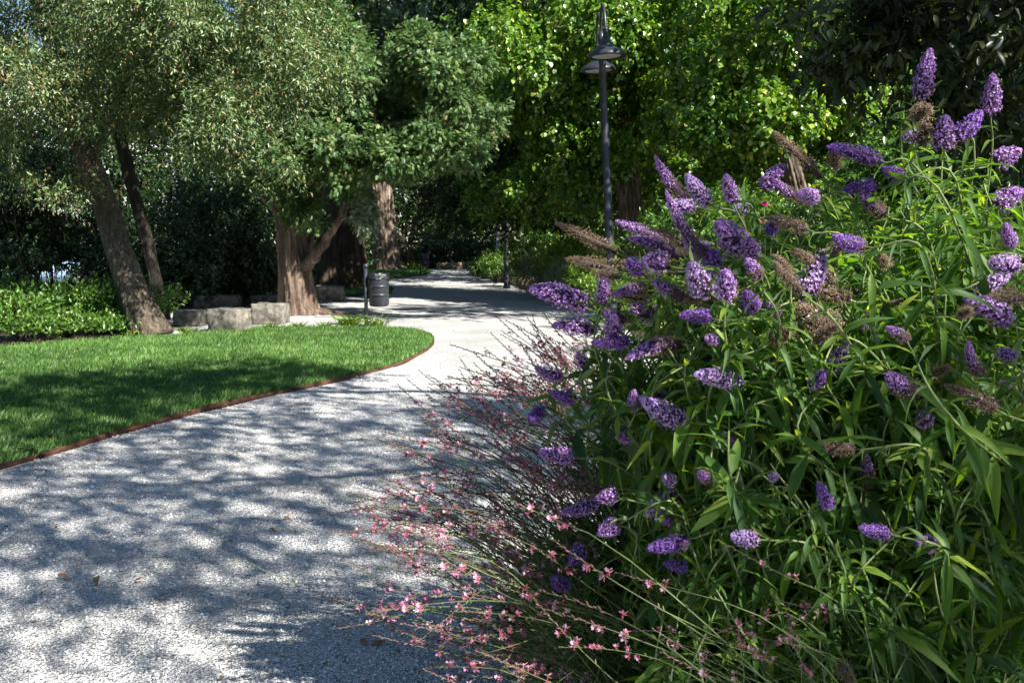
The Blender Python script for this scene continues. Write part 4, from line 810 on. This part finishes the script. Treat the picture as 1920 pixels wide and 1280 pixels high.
# ------------------------------------------------------------------ NEAR PLANTS
rng = np.random.default_rng(77)
PUR = {'L': [(.50, .34, .66), (.62, .47, .75), (.38, .22, .56)], 'P': [(.42, .22, .58), (.58, .38, .70), (.30, .12, .46)], 'D': [(.24, .11, .48), (.34, .18, .56), (.16, .06, .38)]}
BRN = [(.27, .17, .12), (.38, .26, .18), (.16, .10, .07), (.42, .36, .19)]
def spike_mesh(kind, asp, seed):
    """unit spike: length 1 along z, max radius .5/asp; florets on small rounded cymes"""
    r = np.random.default_rng(seed); R = .5 / asp; a = Acc()
    def prof(t): return R * (np.clip(1 - t ** 2.3, 0, 1) ** .6) * (.66 + .34 * np.clip(t / .2, 0, 1)) * (1 if asp > 1.4 else 1.0)
    tt = np.linspace(0, 1, 12); V, Fs = tube(np.stack([tt * 0, tt * 0, tt * .95], -1), np.maximum(prof(tt) * (.66 if kind != 'B' else .42), .008), 10)
    inner = (.07, .035, .08) if kind != 'B' else (.07, .045, .03)
    a.add(V, Fs, col=inner)
    fl = .16 * R + .0 if True else 0
    area = 2 * PI * R * 1.0; nfl = int(min(900, area / (fl * fl) * .62 / 1.0))
    t = r.random(nfl) ** .92; an = r.uniform(0, 2 * PI, nfl)
    lump = .10 * np.sin(t * 40 * asp / 2 + 2 * np.sin(an)) + .09 * np.sin(an * 5 + t * 13) 
    rad = prof(t) * (.92 + lump + r.normal(size=nfl) * .07)
    if kind == 'B': rad = prof(t) * (.72 + 2.0 * lump + r.normal(size=nfl) * .16)
    o = nrm(np.stack([np.cos(an), np.sin(an), .25 + 1.6 * np.clip(t - .72, 0, 1)], -1))
    pos = np.stack([np.cos(an) * rad, np.sin(an) * rad, t * .97], -1)
    o = nrm(o + r.normal(size=(nfl, 3)) * .35)
    fresh = np.ones(nfl, bool)
    if kind == 'B': fresh = r.random(nfl) < .04
    elif kind == 'M': fresh = r.random(nfl) < np.clip((t - .35) * 3.2, .06, .96)
    else: fresh = r.random(nfl) < np.clip(r.uniform(.35, .7) + t * 1.8, 0, .96)
    pal = np.array(PUR[kind if kind in 'LPD' else 'P'])
    ref = r.normal(size=(nfl, 3)); X, Y, Z = frames(ref, o)      # Z along outward o
    # 4 petals
    pet = []; pf = []
    for k in range(4):
        an2 = k * PI / 2; c, s = math.cos(an2), math.sin(an2)
        q = [(.12, -.16, -.05), (.55, -.30, .10), (.62, .30, .16), (.12, .16, -.05)]
        b = len(pet); pet += [(x * c - y * s, x * s + y * c, z) for x, y, z in q]; pf.append([b, b + 1, b + 2, b + 3])
    pet = np.array(pet); pf = np.array(pf)
    f = fresh
    Xf = nrm(np.cross(o[f], ref[f])); Yf = np.cross(o[f], Xf)
    sz = fl * r.uniform(.75, 1.2, f.sum())
    V, Fc = inst(pet, pf, pos[f], Xf, Yf, o[f], np.stack([sz] * 3, -1))
    cc = pal[r.integers(0, 3, f.sum())] * r.uniform(.8, 1.25, (f.sum(), 1)); a.add(V, Fc, col=np.repeat(cc, len(pet), 0))
    # centres (tiny orange throats) and tubes
    m = f & (r.random(nfl) < .5)
    thr = np.array([(.14, .14, 0.03), (-.14, .14, .03), (-.14, -.14, .03), (.14, -.14, .03)])
    Xm = nrm(np.cross(o[m], ref[m])); Ym = np.cross(o[m], Xm)
    V, Fc = inst(thr, np.array([[0, 1, 2, 3]]), pos[m], Xm, Ym, o[m], np.stack([np.full(m.sum(), fl * .8)] * 3, -1)); a.add(V, Fc, col=(.30, .08, .18))
    # brown dry calyces: thin spindles sticking outward
    d = ~fresh
    if d.sum():
        sp = np.array([(0, 0, -.4), (.16, 0, .3), (-.08, .14, .3), (-.08, -.14, .3), (0, 0, 1.0)]); sf = np.array([[0, 2, 1], [0, 3, 2], [0, 1, 3], [1, 2, 4], [2, 3, 4], [3, 1, 4]])
        D = np.repeat(np.where(d)[0], 3); n = len(D)
        oo = nrm(o[D] + r.normal(size=(n, 3)) * .45); X2, Y2, Z2 = frames(r.normal(size=(n, 3)), oo)
        Xd = nrm(np.cross(oo, r.normal(size=(n, 3)))); Yd = np.cross(oo, Xd); sz = fl * r.uniform(.7, 1.2, n)
        V, Fc = inst(sp, sf, pos[D] + r.normal(size=(n, 3)) * R * .07, Xd, Yd, oo, np.stack([sz * 1.2, sz * 1.2, sz], -1))
        cc = np.array(BRN)[r.integers(0, 4, n)] * r.uniform(.7, 1.3, (n, 1)); a.add(V, Fc, col=np.repeat(cc, 5, 0))
    # gentle bend
    me = a.mesh('flower_spike', MT['flower'], tint=False, col=True)
    co_ = np.zeros(len(me.vertices) * 3, np.float32); me.vertices.foreach_get('co', co_); co_ = co_.reshape(-1, 3)
    bx, by = r.normal(size=2) * .17; co_[:, 0] += bx * co_[:, 2] ** 2; co_[:, 1] += by * co_[:, 2] ** 2
    me.vertices.foreach_set('co', co_.ravel()); me.update(); return me
SM = {}
def get_spike(kind, asp, i):
    q = min((1.15, 1.7, 2.4, 3.6, 5.0), key=lambda v: abs(math.log(v / asp)))
    k = (kind, q, i % 3)
    if k not in SM: SM[k] = (spike_mesh(kind, q, len(SM) + 100), q)
    return SM[k]
def depth(px, py):
    return 2.22 + .55 * np.clip((1330 - px) / 330, 0, 1) + .45 * np.clip((560 - py) / 450, 0, 1) + .25 * np.clip((px - 1650) / 270, 0, 1) * np.clip((700 - py) / 400, 0, 1)
# base px,py -> tip px,py, width px, kind
SP = [(1728,182,1736,86,38,'P'),(1728,218,1728,188,40,'B'),(1858,212,1860,130,34,'P'),(1795,258,1852,208,38,'D'),(1768,280,1772,208,42,'P'),(1728,258,1686,248,32,'L'),(1736,266,1736,222,42,'B'),
(1645,300,1540,258,32,'D'),(1566,315,1560,268,28,'B'),(1535,330,1443,235,26,'B'),(1868,304,1920,272,40,'P'),(1870,385,1924,350,42,'P'),(1434,352,1463,298,33,'P'),(1510,374,1424,358,24,'M'),
(1374,376,1356,322,30,'P'),(1325,378,1283,338,34,'L'),(1292,378,1196,312,28,'M'),(1335,492,1206,382,30,'M'),(1152,472,1032,410,27,'B'),(1250,450,1138,412,26,'M'),(1302,390,1243,378,30,'L'),
(1270,480,1190,412,32,'M'),(1388,466,1338,410,54,'P'),(1328,478,1280,445,38,'L'),(1412,480,1394,438,36,'P'),(1250,496,1203,478,46,'P'),(1200,504,1172,488,34,'D'),(1130,565,1128,500,30,'P'),
(1068,560,992,526,42,'P'),(1092,572,1056,548,40,'P'),(1326,545,1264,496,50,'L'),(1362,556,1358,500,42,'P'),(1345,500,1333,466,38,'D'),(1414,574,1382,554,38,'D'),(1234,594,1172,570,44,'P'),
(1330,596,1274,582,30,'D'),(1290,562,1210,528,32,'M'),(1114,620,1036,596,36,'P'),(1150,630,1148,588,36,'P'),(1272,645,1170,632,38,'M'),(1500,550,1574,474,48,'L'),(1616,462,1543,448,34,'D'),
(1500,545,1432,488,26,'B'),(1568,620,1488,575,60,'B'),(1618,605,1702,553,26,'B'),(1548,694,1614,652,38,'L'),(1522,722,1560,700,30,'D'),(1384,714,1302,696,40,'L'),(1050,706,992,698,28,'P'),
(1078,746,1030,748,30,'D'),(1016,770,978,795,30,'D'),(1282,788,1190,768,46,'L'),(1225,825,1142,815,46,'P'),(1072,856,1000,848,34,'P'),(1155,930,1116,922,34,'P'),(1274,932,1196,952,42,'L'),
(1158,982,1116,1002,36,'P'),(1280,968,1222,984,30,'P'),(1285,1012,1212,1036,34,'D'),(1116,945,1042,972,30,'P'),(1130,920,1036,908,34,'B'),(1092,1030,1062,1052,38,'D'),(1416,1010,1356,1010,34,'L'),
(1552,946,1548,926,28,'D'),(1448,896,1452,884,20,'L'),(1627,905,1624,862,28,'M'),(1664,1000,1602,992,30,'D'),(1746,1020,1716,1014,38,'P'),(1734,792,1732,772,34,'P'),(1716,735,1640,704,42,'M'),
(1600,842,1528,846,26,'B'),(1865,765,1780,715,30,'B'),(1828,545,1900,520,36,'L'),(1885,600,1822,540,46,'P'),(1905,500,1848,485,42,'L'),(1898,458,1872,424,28,'P'),(1920,560,1862,548,32,'B'),
(1880,660,1908,672,28,'P'),(1892,722,1884,712,26,'L'),(1440,434,1476,408,30,'D'),(1640,352,1578,345,32,'D'),(1655,400,1598,362,30,'M'),(1690,330,1655,322,28,'D'),(1245,745,1215,742,26,'D'),
(1190,765,1180,735,26,'P'),(1340,640,1330,625,22,'P'),(1625,612,1600,608,26,'P'),(1660,498,1650,470,26,'B'),(1526,372,1505,352,30,'P'),(1560,470,1600,440,28,'M'),(1480,520,1470,470,24,'B'),
(1400,398,1372,380,24,'L'),(1160,520,1110,505,26,'B'),(1220,545,1150,520,30,'M'),(1260,905,1240,880,26,'L'),(1100,690,1080,660,28,'P'),(1330,900,1300,885,24,'M'),(1745,705,1790,685,26,'B'),
(1530,640,1560,600,36,'B'),(1800,590,1840,575,24,'B'),(1840,700,1780,660,28,'M'),(1285,1065,1250,1050,26,'D'),(1060,1100,1030,1085,30,'D'),(1580,1250,1600,1275,32,'B'),(1700,640,1670,600,26,'M'),(1380,830,1350,815,22,'P'),(1460,590,1440,560,24,'M'),(1175,640,1120,650,28,'D'),(1810,860,1850,840,26,'B'),(1150,505,1055,478,26,'B'),(1230,520,1140,480,28,'B'),(1380,545,1290,560,40,'B'),(1310,480,1240,420,30,'B'),(1210,560,1150,545,30,'B'),(1510,430,1440,400,26,'B'),(1420,520,1405,475,30,'M'),(1590,560,1520,530,34,'B'),(1170,600,1120,585,26,'M'),(1450,640,1500,610,30,'B'),(1560,530,1500,455,30,'B')]
def lance_leaves(acc, r, pos, d, nn, s, wr, tint):
    X, Y, Z = frames(d, nn); n = len(pos); k = r.integers(0, 4, n)
    for j in range(4):
        m = k == j
        if m.any():
            V, Fc = inst(LANCE[j][0], LANCE[j][1], pos[m], X[m], Y[m], Z[m], np.stack([s[m], s[m] * wr[m], s[m]], -1))
            acc.add(V, Fc, tint=np.repeat(tint[m], len(LANCE[j][0])))
roots = [np.array([.78, 3.15, 0.]), np.array([1.55, 3.2, 0.])]
bush = []
for k, lab in enumerate(('big butterfly bush with purple spikes in the middle foreground beside the path', 'butterfly bush at the right edge, its upright purple spikes tallest of all')):
    bush.append((thing('butterfly_bush', lab, 'flowering shrub', 'purple flowering bushes in the near bed', tuple(roots[k])), Acc(), Acc()))
split = lambda px, py: 0 if px < 1500 + .12 * (py - 600) else 1
def shoot(k, r, base, tip_dir, flower=True, leafy=1.0, ls=.13):
    """a stem from the root to base, ending along tip_dir; opposite leaf pairs on it"""
    R0 = roots[k] + np.array([r.normal() * .16, r.normal() * .14, 0])
    L = np.linalg.norm(base - R0); side = base - R0
    m1 = R0 + np.array([side[0] * .22, side[1] * .22, side[2] * .5]) ; m2 = base - tip_dir * min(.17, L * .2) - np.array([0, 0, .03])
    c = catmull([R0, m1, m2, base], 22)
    V, Fs = tube(c, np.linspace(.0055, .0019, 22), 6); bush[k][1].add(V, Fs)
    T = nrm(np.gradient(c, axis=0)); ln = np.concatenate([[0], np.cumsum(np.linalg.norm(np.diff(c, axis=0), axis=1))])
    sp = .052; ss = np.arange(ln[-1] - .03, max(.25, ln[-1] * .25), -sp / leafy); ss = ss + r.normal(size=len(ss)) * .006
    if len(ss) == 0: return
    p = np.stack([np.interp(ss, ln, c[:, j]) for j in range(3)], -1); t = nrm(np.stack([np.interp(ss, ln, T[:, j]) for j in range(3)], -1))
    ph = (np.arange(len(ss)) * PI / 2) + r.uniform(0, 6.28)
    U = nrm(np.cross(t, r.normal(size=3))); W = np.cross(t, U)
    age = np.clip((ln[-1] - ss) / .35, 0, 1)
    for sg in (0, PI):
        o = np.cos(ph + sg)[:, None] * U + np.sin(ph + sg)[:, None] * W
        d = nrm(o * (.55 + .5 * age[:, None]) + t * (.75 - .5 * age[:, None]) + np.array([0, 0, -1]) * (.05 + .55 * age[:, None]) + r.normal(size=o.shape) * .15)
        nn = nrm(t * .7 + np.array([0, 0, .8]) + r.normal(size=o.shape) * .3)
        s = ls * (.42 + .75 * age) * r.uniform(.75, 1.2, len(ss))
        lance_leaves(bush[k][2], r, p, d, nn, s, r.uniform(.14, .24, len(ss)), np.clip(.55 - .2 * age + r.normal(size=len(ss)) * .22, 0, 1))
        # small axillary leaf tufts
        m = r.random(len(ss)) < .6
        if m.any():
            d2 = nrm(o[m] * .7 + t[m] + r.normal(size=(m.sum(), 3)) * .4)
            lance_leaves(bush[k][2], r, p[m], d2, nn[m], s[m] * .5, r.uniform(.18, .26, m.sum()), np.clip(.7 + r.normal(size=m.sum()) * .2, 0, 1))
for i, (bx, by, tx, ty, wd, kind) in enumerate(SP):
    r = np.random.default_rng(500 + i); k = split(bx, by); dd = float(depth((bx + tx) / 2, by)) + r.normal() * .10
    b = P(bx, by, dd + r.uniform(0, .05)); e = P(tx, ty, dd - r.uniform(-.02, .05)); ax = e - b; L = np.linalg.norm(ax); W = M(wd, dd) * (1.1 if kind == 'B' else 1.02)
    if L < W * 1.05:                       # spikes seen nearly end on point towards the viewer
        ax = nrm(ax + np.array([0, -1, .15]) * W * 1.2); L = W * 1.3; b = (b + e) / 2 - ax * L * .6
    else: b = b + (b - e) * .03
    d = nrm(ax); me, asp = get_spike(kind, L / W, i)
    o = obj('faded_flower_spike' if kind == 'B' else 'flower_spike', me, bush[k][0])
    q = Vector(d).to_track_quat('Z', 'Y'); o.rotation_mode = 'QUATERNION'; o.rotation_quaternion = q
    o.location = Vector(b - roots[k]); o.scale = (W * asp * 1.02, W * asp * 1.02, L * .95)
    if kind == 'B': o['label'] = 'dry brown faded flower spike'
    shoot(k, r, b, d, ls=.10)
    # bracts / side leaves just under the spike
# filler leafy shoots through the volume of the bushes
def region(n, seed):
    r = np.random.default_rng(seed); out = []
    top = np.array([[1040, 660], [1120, 580], [1200, 500], [1300, 430], [1400, 420], [1500, 400], [1600, 360], [1700, 310], [1800, 300], [1930, 300]])
    while len(out) < n:
        px = r.uniform(1070, 1960); py = r.uniform(330, 1420)
        ty = np.interp(px, top[:, 0], top[:, 1]) + 30
        lx = np.interp(py, [600, 800, 1000, 1150, 1300], [1130, 1120, 1150, 1240, 1330])
        if py > ty and px > lx: out.append((px, py))
    return out
for i, (px, py) in enumerate(region(780, 9)):
    r = np.random.default_rng(900 + i); k = split(px, py); dd = float(depth(px, py)) + r.uniform(.05, .95)
    b = P(px, py, dd)
    if b[2] < .35: continue
    d = nrm(np.array([r.normal() * .5 - .1, r.normal() * .4 - .15, .6 + r.random() * .6])); shoot(k, r, b, d, leafy=.85, ls=r.uniform(.075, .135))
for t, st, lv in bush:
    for nm, ac, mt in (('stems', st, 'stemgreen'), ('leaves', lv, 'bud')):
        me = ac.mesh(nm, MT[mt], smooth=(nm == 'stems')); o = obj(nm, me, t); o.location = -t.location
print('spikes', len(SP), 'leaf verts', bush[0][2].n + bush[1][2].n)

# ------------------------------------------------------------------ pink flowered stems (gaura)
PK = [(.48, .20, .32), (.56, .32, .44), (.38, .09, .18), (.58, .40, .50)]
def gspike(seed, nfl, flen):
    """flowering tip 0.3 m long along z; curved a little"""
    r = np.random.default_rng(seed); a = Acc(); u = np.linspace(0, 1, 14)
    cx, cy = r.normal(size=2) * .04; c = np.stack([cx * u ** 2, cy * u ** 2, .30 * u], -1)
    V, Fs = tube(c, np.linspace(.0017, .0008, 14), 5); a.add(V, Fs, col=(.12, .14, .06))
    at = lambda s: np.array([np.interp(s, u, c[:, j]) for j in range(3)])
    def spindle(p, d, l, w, col):
        tt = np.linspace(0, 1, 6); V, Fs = tube(p + nrm(d) * l * tt[:, None], np.maximum(w * np.sin(PI * np.clip(tt * .93 + .05, 0, 1)), .0004), 5); a.add(V, Fs, col=col)
    for i in range(16):                       # buds crowding towards the tip
        s = .52 + .48 * i / 16; an = i * 2.4; o = np.array([math.cos(an), math.sin(an), 1.5 + s]); red = np.array([(.26, .09, .11), (.16, .16, .08), (.34, .15, .18)][r.integers(0, 3)])
        spindle(at(s), o, .014 * (1.35 - s * .7), .0016 * (1.5 - .5 * s), red * r.uniform(.7, 1.2))
    pet = lance_template(4, -.25)
    for i in range(nfl):
        s = r.uniform(.18, .66); p = at(s); an = r.uniform(0, 6.28); o = nrm(np.array([math.cos(an), math.sin(an), .35])); q = p + o * .012
        spindle(p, o, .014, .0011, (.45, .10, .14))
        side = nrm(np.cross(o, [0, 0, 1.])); up = np.cross(side, o); base = np.array(PK[r.integers(0, 4)]) * r.uniform(.85, 1.15)
        for j, aa in enumerate((-1.15, -.4, .4, 1.15)):       # four petals fanned upward
            d = nrm(up * math.cos(aa) + side * math.sin(aa) + o * .35 + r.normal(size=3) * .12); X, Y, Z = frames(d[None], o[None])
            V, Fc = inst(pet[0], pet[1], q[None], X, Y, Z, np.array([[flen, flen * .62, flen]])); a.add(V, Fc, col=np.clip(base, 0, .9))
        for j in range(3):                                     # stamens and sepals hang below
            d = nrm(-up * .9 + o * .7 + side * r.normal() * .5); spindle(q, d, .013, .0006, (.62, .30, .34))
        for sg in (-1, 1):
            d = nrm(-up * .5 + side * sg * .7 - o * .3); spindle(q, d, .012, .0011, (.60, .13, .19))
    for i in range(3):
        s = r.uniform(.02, .3); an = r.uniform(0, 6.28); spindle(at(s), np.array([math.cos(an), math.sin(an), .9]), .012, .0014, (.26, .30, .10))
    return a.mesh('flower_spike', MT['flower'], tint=False, col=True)
GS = [gspike(300 + i, n, l) for i, (n, l) in enumerate(((7, .0095), (9, .010), (5, .0095), (10, .0095), (3, .010), (1, .009), (7, .011), (5, .010)))]
def gaura(label, root, tips, seed, spread=.14):
    t = thing('pink_gaura', label, 'flowering plant', 'clumps of pink flowered wand stems', tuple(root)); st = Acc(); lf = Acc(); root = np.array(root)
    for i, (px, py, d, sc) in enumerate(tips):
        r = np.random.default_rng(seed * 1000 + i); tip = P(px, py, d)
        R0 = root + np.array([r.normal() * spread, r.normal() * spread, 0]); v = tip - R0
        m1 = R0 + np.array([v[0] * .30, v[1] * .3, v[2] * .52]); m2 = R0 + np.array([v[0] * .66, v[1] * .66, v[2] * .84]) + r.normal(size=3) * .05
        c = catmull([R0, m1, m2, tip], 20); ln = np.concatenate([[0], np.cumsum(np.linalg.norm(np.diff(c, axis=0), axis=1))])
        L = .30 * sc; s1 = max(ln[-1] - L, .1); bp = np.array([np.interp(s1, ln, c[:, j]) for j in range(3)]); dr = nrm(tip - bp)
        u = np.linspace(0, s1, 16); cc = np.stack([np.interp(u, ln, c[:, j]) for j in range(3)], -1)
        V, Fs = tube(cc, np.linspace(.0026, .0017 * sc, 16), 5); st.add(V, Fs)
        o = obj('flower_spike', GS[int(r.integers(0, 8))], t); o.rotation_mode = 'QUATERNION'
        o.rotation_quaternion = Vector(dr).to_track_quat('Z', 'Y') @ Matrix.Rotation(r.uniform(0, 6.28), 3, 'Z').to_quaternion()
        o.location = Vector(bp - root); o.scale = (sc, sc, sc)
        # narrow leaves
        n = 26; s = r.uniform(.12, .92, n) * s1; p = np.stack([np.interp(s, ln, c[:, j]) for j in range(3)], -1); T = nrm(tip - R0)
        d_ = nrm(rs(r, n) * .8 + T * .6); sz = r.uniform(.018, .05, n) * np.clip(1.4 - s / s1, .4, 1.2)
        lance_leaves(lf, r, p, d_, rs(r, n) + np.array([0, 0, .8]), sz, r.uniform(.14, .22, n), np.clip(r.normal(size=n) * .25 + .5, 0, 1))
        # side twig
        for _ in range(2):
            s0 = r.uniform(.35, .8) * s1; p0 = np.array([np.interp(s0, ln, c[:, j]) for j in range(3)]); e = p0 + (T + r.normal(size=3) * .35) * r.uniform(.10, .26)
            V, Fs = tube(catmull([p0, (p0 + e) / 2 + r.normal(size=3) * .01, e], 6), np.linspace(.0014, .0008, 6), 4); st.add(V, Fs)
    o = obj('stems', st.mesh('stems', MT['stemred'], smooth=True), t); o.location = -Vector(root)
    o = obj('leaves', lf.mesh('leaves', MT['gleaf']), t); o.location = -Vector(root)
r = np.random.default_rng(31)
def tips(n, outline, inner, dr, sc, seed):
    """tips between an outline polyline and an inner one (photo pixels)"""
    r = np.random.default_rng(seed); o = np.array(outline, float); q = np.array(inner, float); out = []
    for i in range(n):
        u = r.random(); w = r.random() ** 1.0
        a = np.array([np.interp(u * (len(o) - 1), range(len(o)), o[:, j]) for j in (0, 1)]); b = np.array([np.interp(u * (len(q) - 1), range(len(q)), q[:, j]) for j in (0, 1)])
        p = a * (1 - w) + b * w + r.normal(size=2) * 10; out.append((p[0], p[1], r.uniform(*dr), r.uniform(*sc)))
    return out
gaura('tall pink flowered clump leaning left behind the purple bush, highest of the wands', (.72, 3.75, 0), tips(95, [(965, 588), (900, 640), (815, 690), (745, 740)], [(1110, 640), (1060, 700), (1020, 760), (960, 810)], (3.0, 3.6), (.8, 1.1), 1) + [(912, 604, 3.3, .9), (838, 644, 3.2, 1.0), (792, 715, 3.2, 1), (733, 737, 3.1, 1)], 1)
gaura('wide middle clump of pink wands reaching far over the white gravel', (.48, 3.35, 0), tips(95, [(745, 760), (700, 850), (660, 935), (605, 950)], [(1080, 800), (1060, 880), (1020, 940), (980, 1000)], (2.65, 3.3), (.8, 1.1), 2) + [(602, 948, 2.8, 1), (662, 930, 2.9, 1), (700, 880, 2.9, .9), (725, 850, 3, .9)], 2)
gaura('low clump of pink wands spreading over the gravel near the bottom', (.50, 3.05, 0), tips(95, [(615, 960), (620, 1010), (640, 1120), (680, 1180), (800, 1260)], [(1000, 980), (980, 1040), (960, 1110), (980, 1180), (1040, 1260)], (2.45, 3.0), (.8, 1.1), 3) + [(622, 1015, 2.7, 1), (612, 1130, 2.6, 1), (630, 1190, 2.6, .8), (780, 1235, 2.4, .9)], 3)
gaura('nearest pale pink wands crossing diagonally in front at lower centre', (1.0, 1.75, 0), [(908, 925, 1.85, .7), (1022, 1022, 1.8, .85), (1035, 1055, 1.8, .95), (1010, 1122, 1.8, .85), (985, 1135, 1.95, .85), (1045, 1180, 1.9, .7), (885, 1215, 1.6, .7), (780, 1262, 1.7, .6), (1230, 1250, 1.5, .8), (1150, 1075, 1.9, .7)], 4, .10)
gaura('green tangled wands low in front of the butterfly bush', (1.0, 2.3, 0), tips(16, [(1080, 1080), (1150, 1160), (1300, 1230)], [(1380, 1050), (1480, 1150), (1560, 1230)], (1.9, 2.4), (.5, .8), 5), 5, .2)
# fine low green leaves behind the pink wands (fills the dark gaps between stems)
t = thing('low_green_plant', 'mass of narrow green leaves under the pink wands', 'plant', None, (.55, 3.5, 0)); ac = Acc(); n = 5200; r = np.random.default_rng(8)
ang = r.uniform(0, 6.28, n); rad = .62 * r.random(n) ** .5; p = np.stack([.62 + np.cos(ang) * rad, 3.55 + np.sin(ang) * rad * .9, .05 + (.78 * (1 - (rad / .7) ** 2)) * r.random(n)], -1)
lance_leaves(ac, r, p, nrm(np.stack([np.cos(ang) - .4, np.sin(ang), .6 + r.random(n)], -1) + r.normal(size=(n, 3)) * .4), rs(r, n) + np.array([0, 0, .7]), r.uniform(.05, .11, n), r.uniform(.10, .18, n), r.random(n))
o = obj('leaves', ac.mesh('leaves', MT['gleaf']), t); o.location = -t.location
st = Acc()
for i in range(60):
    q = np.array([.62 + r.normal() * .2, 3.55 + r.normal() * .2, -.02]); e = q + np.array([r.normal() * .35 - .2, r.normal() * .3, r.uniform(.4, .9)]); V, Fs = tube(catmull([q, (q + e) / 2 + r.normal(size=3) * .03, e], 7), np.linspace(.003, .001, 7), 4); st.add(V, Fs)
o = obj('stems', st.mesh('stems', MT['stemgreen']), t); o.location = -t.location
# magenta sage blossoms behind
for i, (px, py, d) in enumerate(((1433, 380, 3.6), (1395, 428, 3.6), (1425, 412, 3.6), (1695, 412, 3.6), (1688, 425, 3.6), (1672, 400, 3.8))):
    c0 = P(px, py, d); t = thing('magenta_sage', 'thin sage stem with a tiny magenta blossom among the purple spikes', 'flower', 'magenta blossoms among the purple spikes', (c0[0], c0[1], 0)); z = c0[2]
    V, Fs = tube(catmull([(0, 0, 0), (.03, .02, z * .6), (0, 0, z - .01)], 12), .002, 5); obj('stem', mesh('stem', V, Fs, MT['stemgreen']), t)
    a = Acc()
    for k in range(4):
        d_ = np.array([[math.cos(k * 1.6), math.sin(k * 1.6), .3 + .3 * k]]); X, Y, Z = frames(d_, np.array([[0, -.5, 1.]])); V, Fc = inst(LEAF4[0], LEAF4[1], np.array([[0, 0, z - .01]]), X, Y, Z, np.array([[.022, .02, .02]])); a.add(V, Fc, col=(.55, .02, .20))
    obj('blossom', a.mesh('blossom', MT['flower'], tint=False, col=True), t)
# ground cover over the right-hand bed
r = np.random.default_rng(66); nn_ = 26000; x = r.uniform(1.3, 16, nn_); y = r.uniform(4.8, 46, nn_) 
k = (~inside(path, x - .35, y)) & (x > np.interp(y, rock_edge[:, 1], rock_edge[:, 0]) + .35) & (noise3(np.stack([x, y, x * 0], -1), 1.3, 4) > -.5); x, y = x[k], y[k]; m = len(x)
h = np.clip(.16 + .12 * noise3(np.stack([x, y, x * 0], -1), 2.2, 6), .05, .4) * r.random(m)
X, Y, Z = frames(rs(r, m) + np.array([0, 0, .4]), np.array([0, 0, 1.]) + r.normal(size=(m, 3)) * .4); s = r.uniform(.06, .14, m)
V, Fc = inst(LEAF4[0], LEAF4[1], np.stack([x, y, h], -1), X, Y, Z, np.stack([s, s * .6, s], -1)); o = obj('ground_cover', mesh('ground_cover', V, Fc, MT['shrub'], np.repeat(r.random(m) * .8, len(LEAF4[0])))); tag(o, 'low leafy ground cover across the right hand bed', None, kind='stuff')
# bed litter: dry leaves under the bush
n = 2600; r = np.random.default_rng(55); p = np.stack([r.uniform(.8, 5, n), r.uniform(3.2, 9, n), np.full(n, -.015)], -1)
X, Y, Z = frames(rs(r, n) * [1, 1, .25], np.array([0, 0, 1.]) + r.normal(size=(n, 3)) * .3); s = r.uniform(.02, .07, n)
V, Fc = inst(LANCE[1][0], LANCE[1][1], p, X, Y, Z, np.stack([s, s * .5, s], -1)); o = obj('leaf_litter', mesh('leaf_litter', V, Fc, MT['deadleaf'])); tag(o, 'dry leaf litter on the soil under the purple bushes', None, kind='stuff')
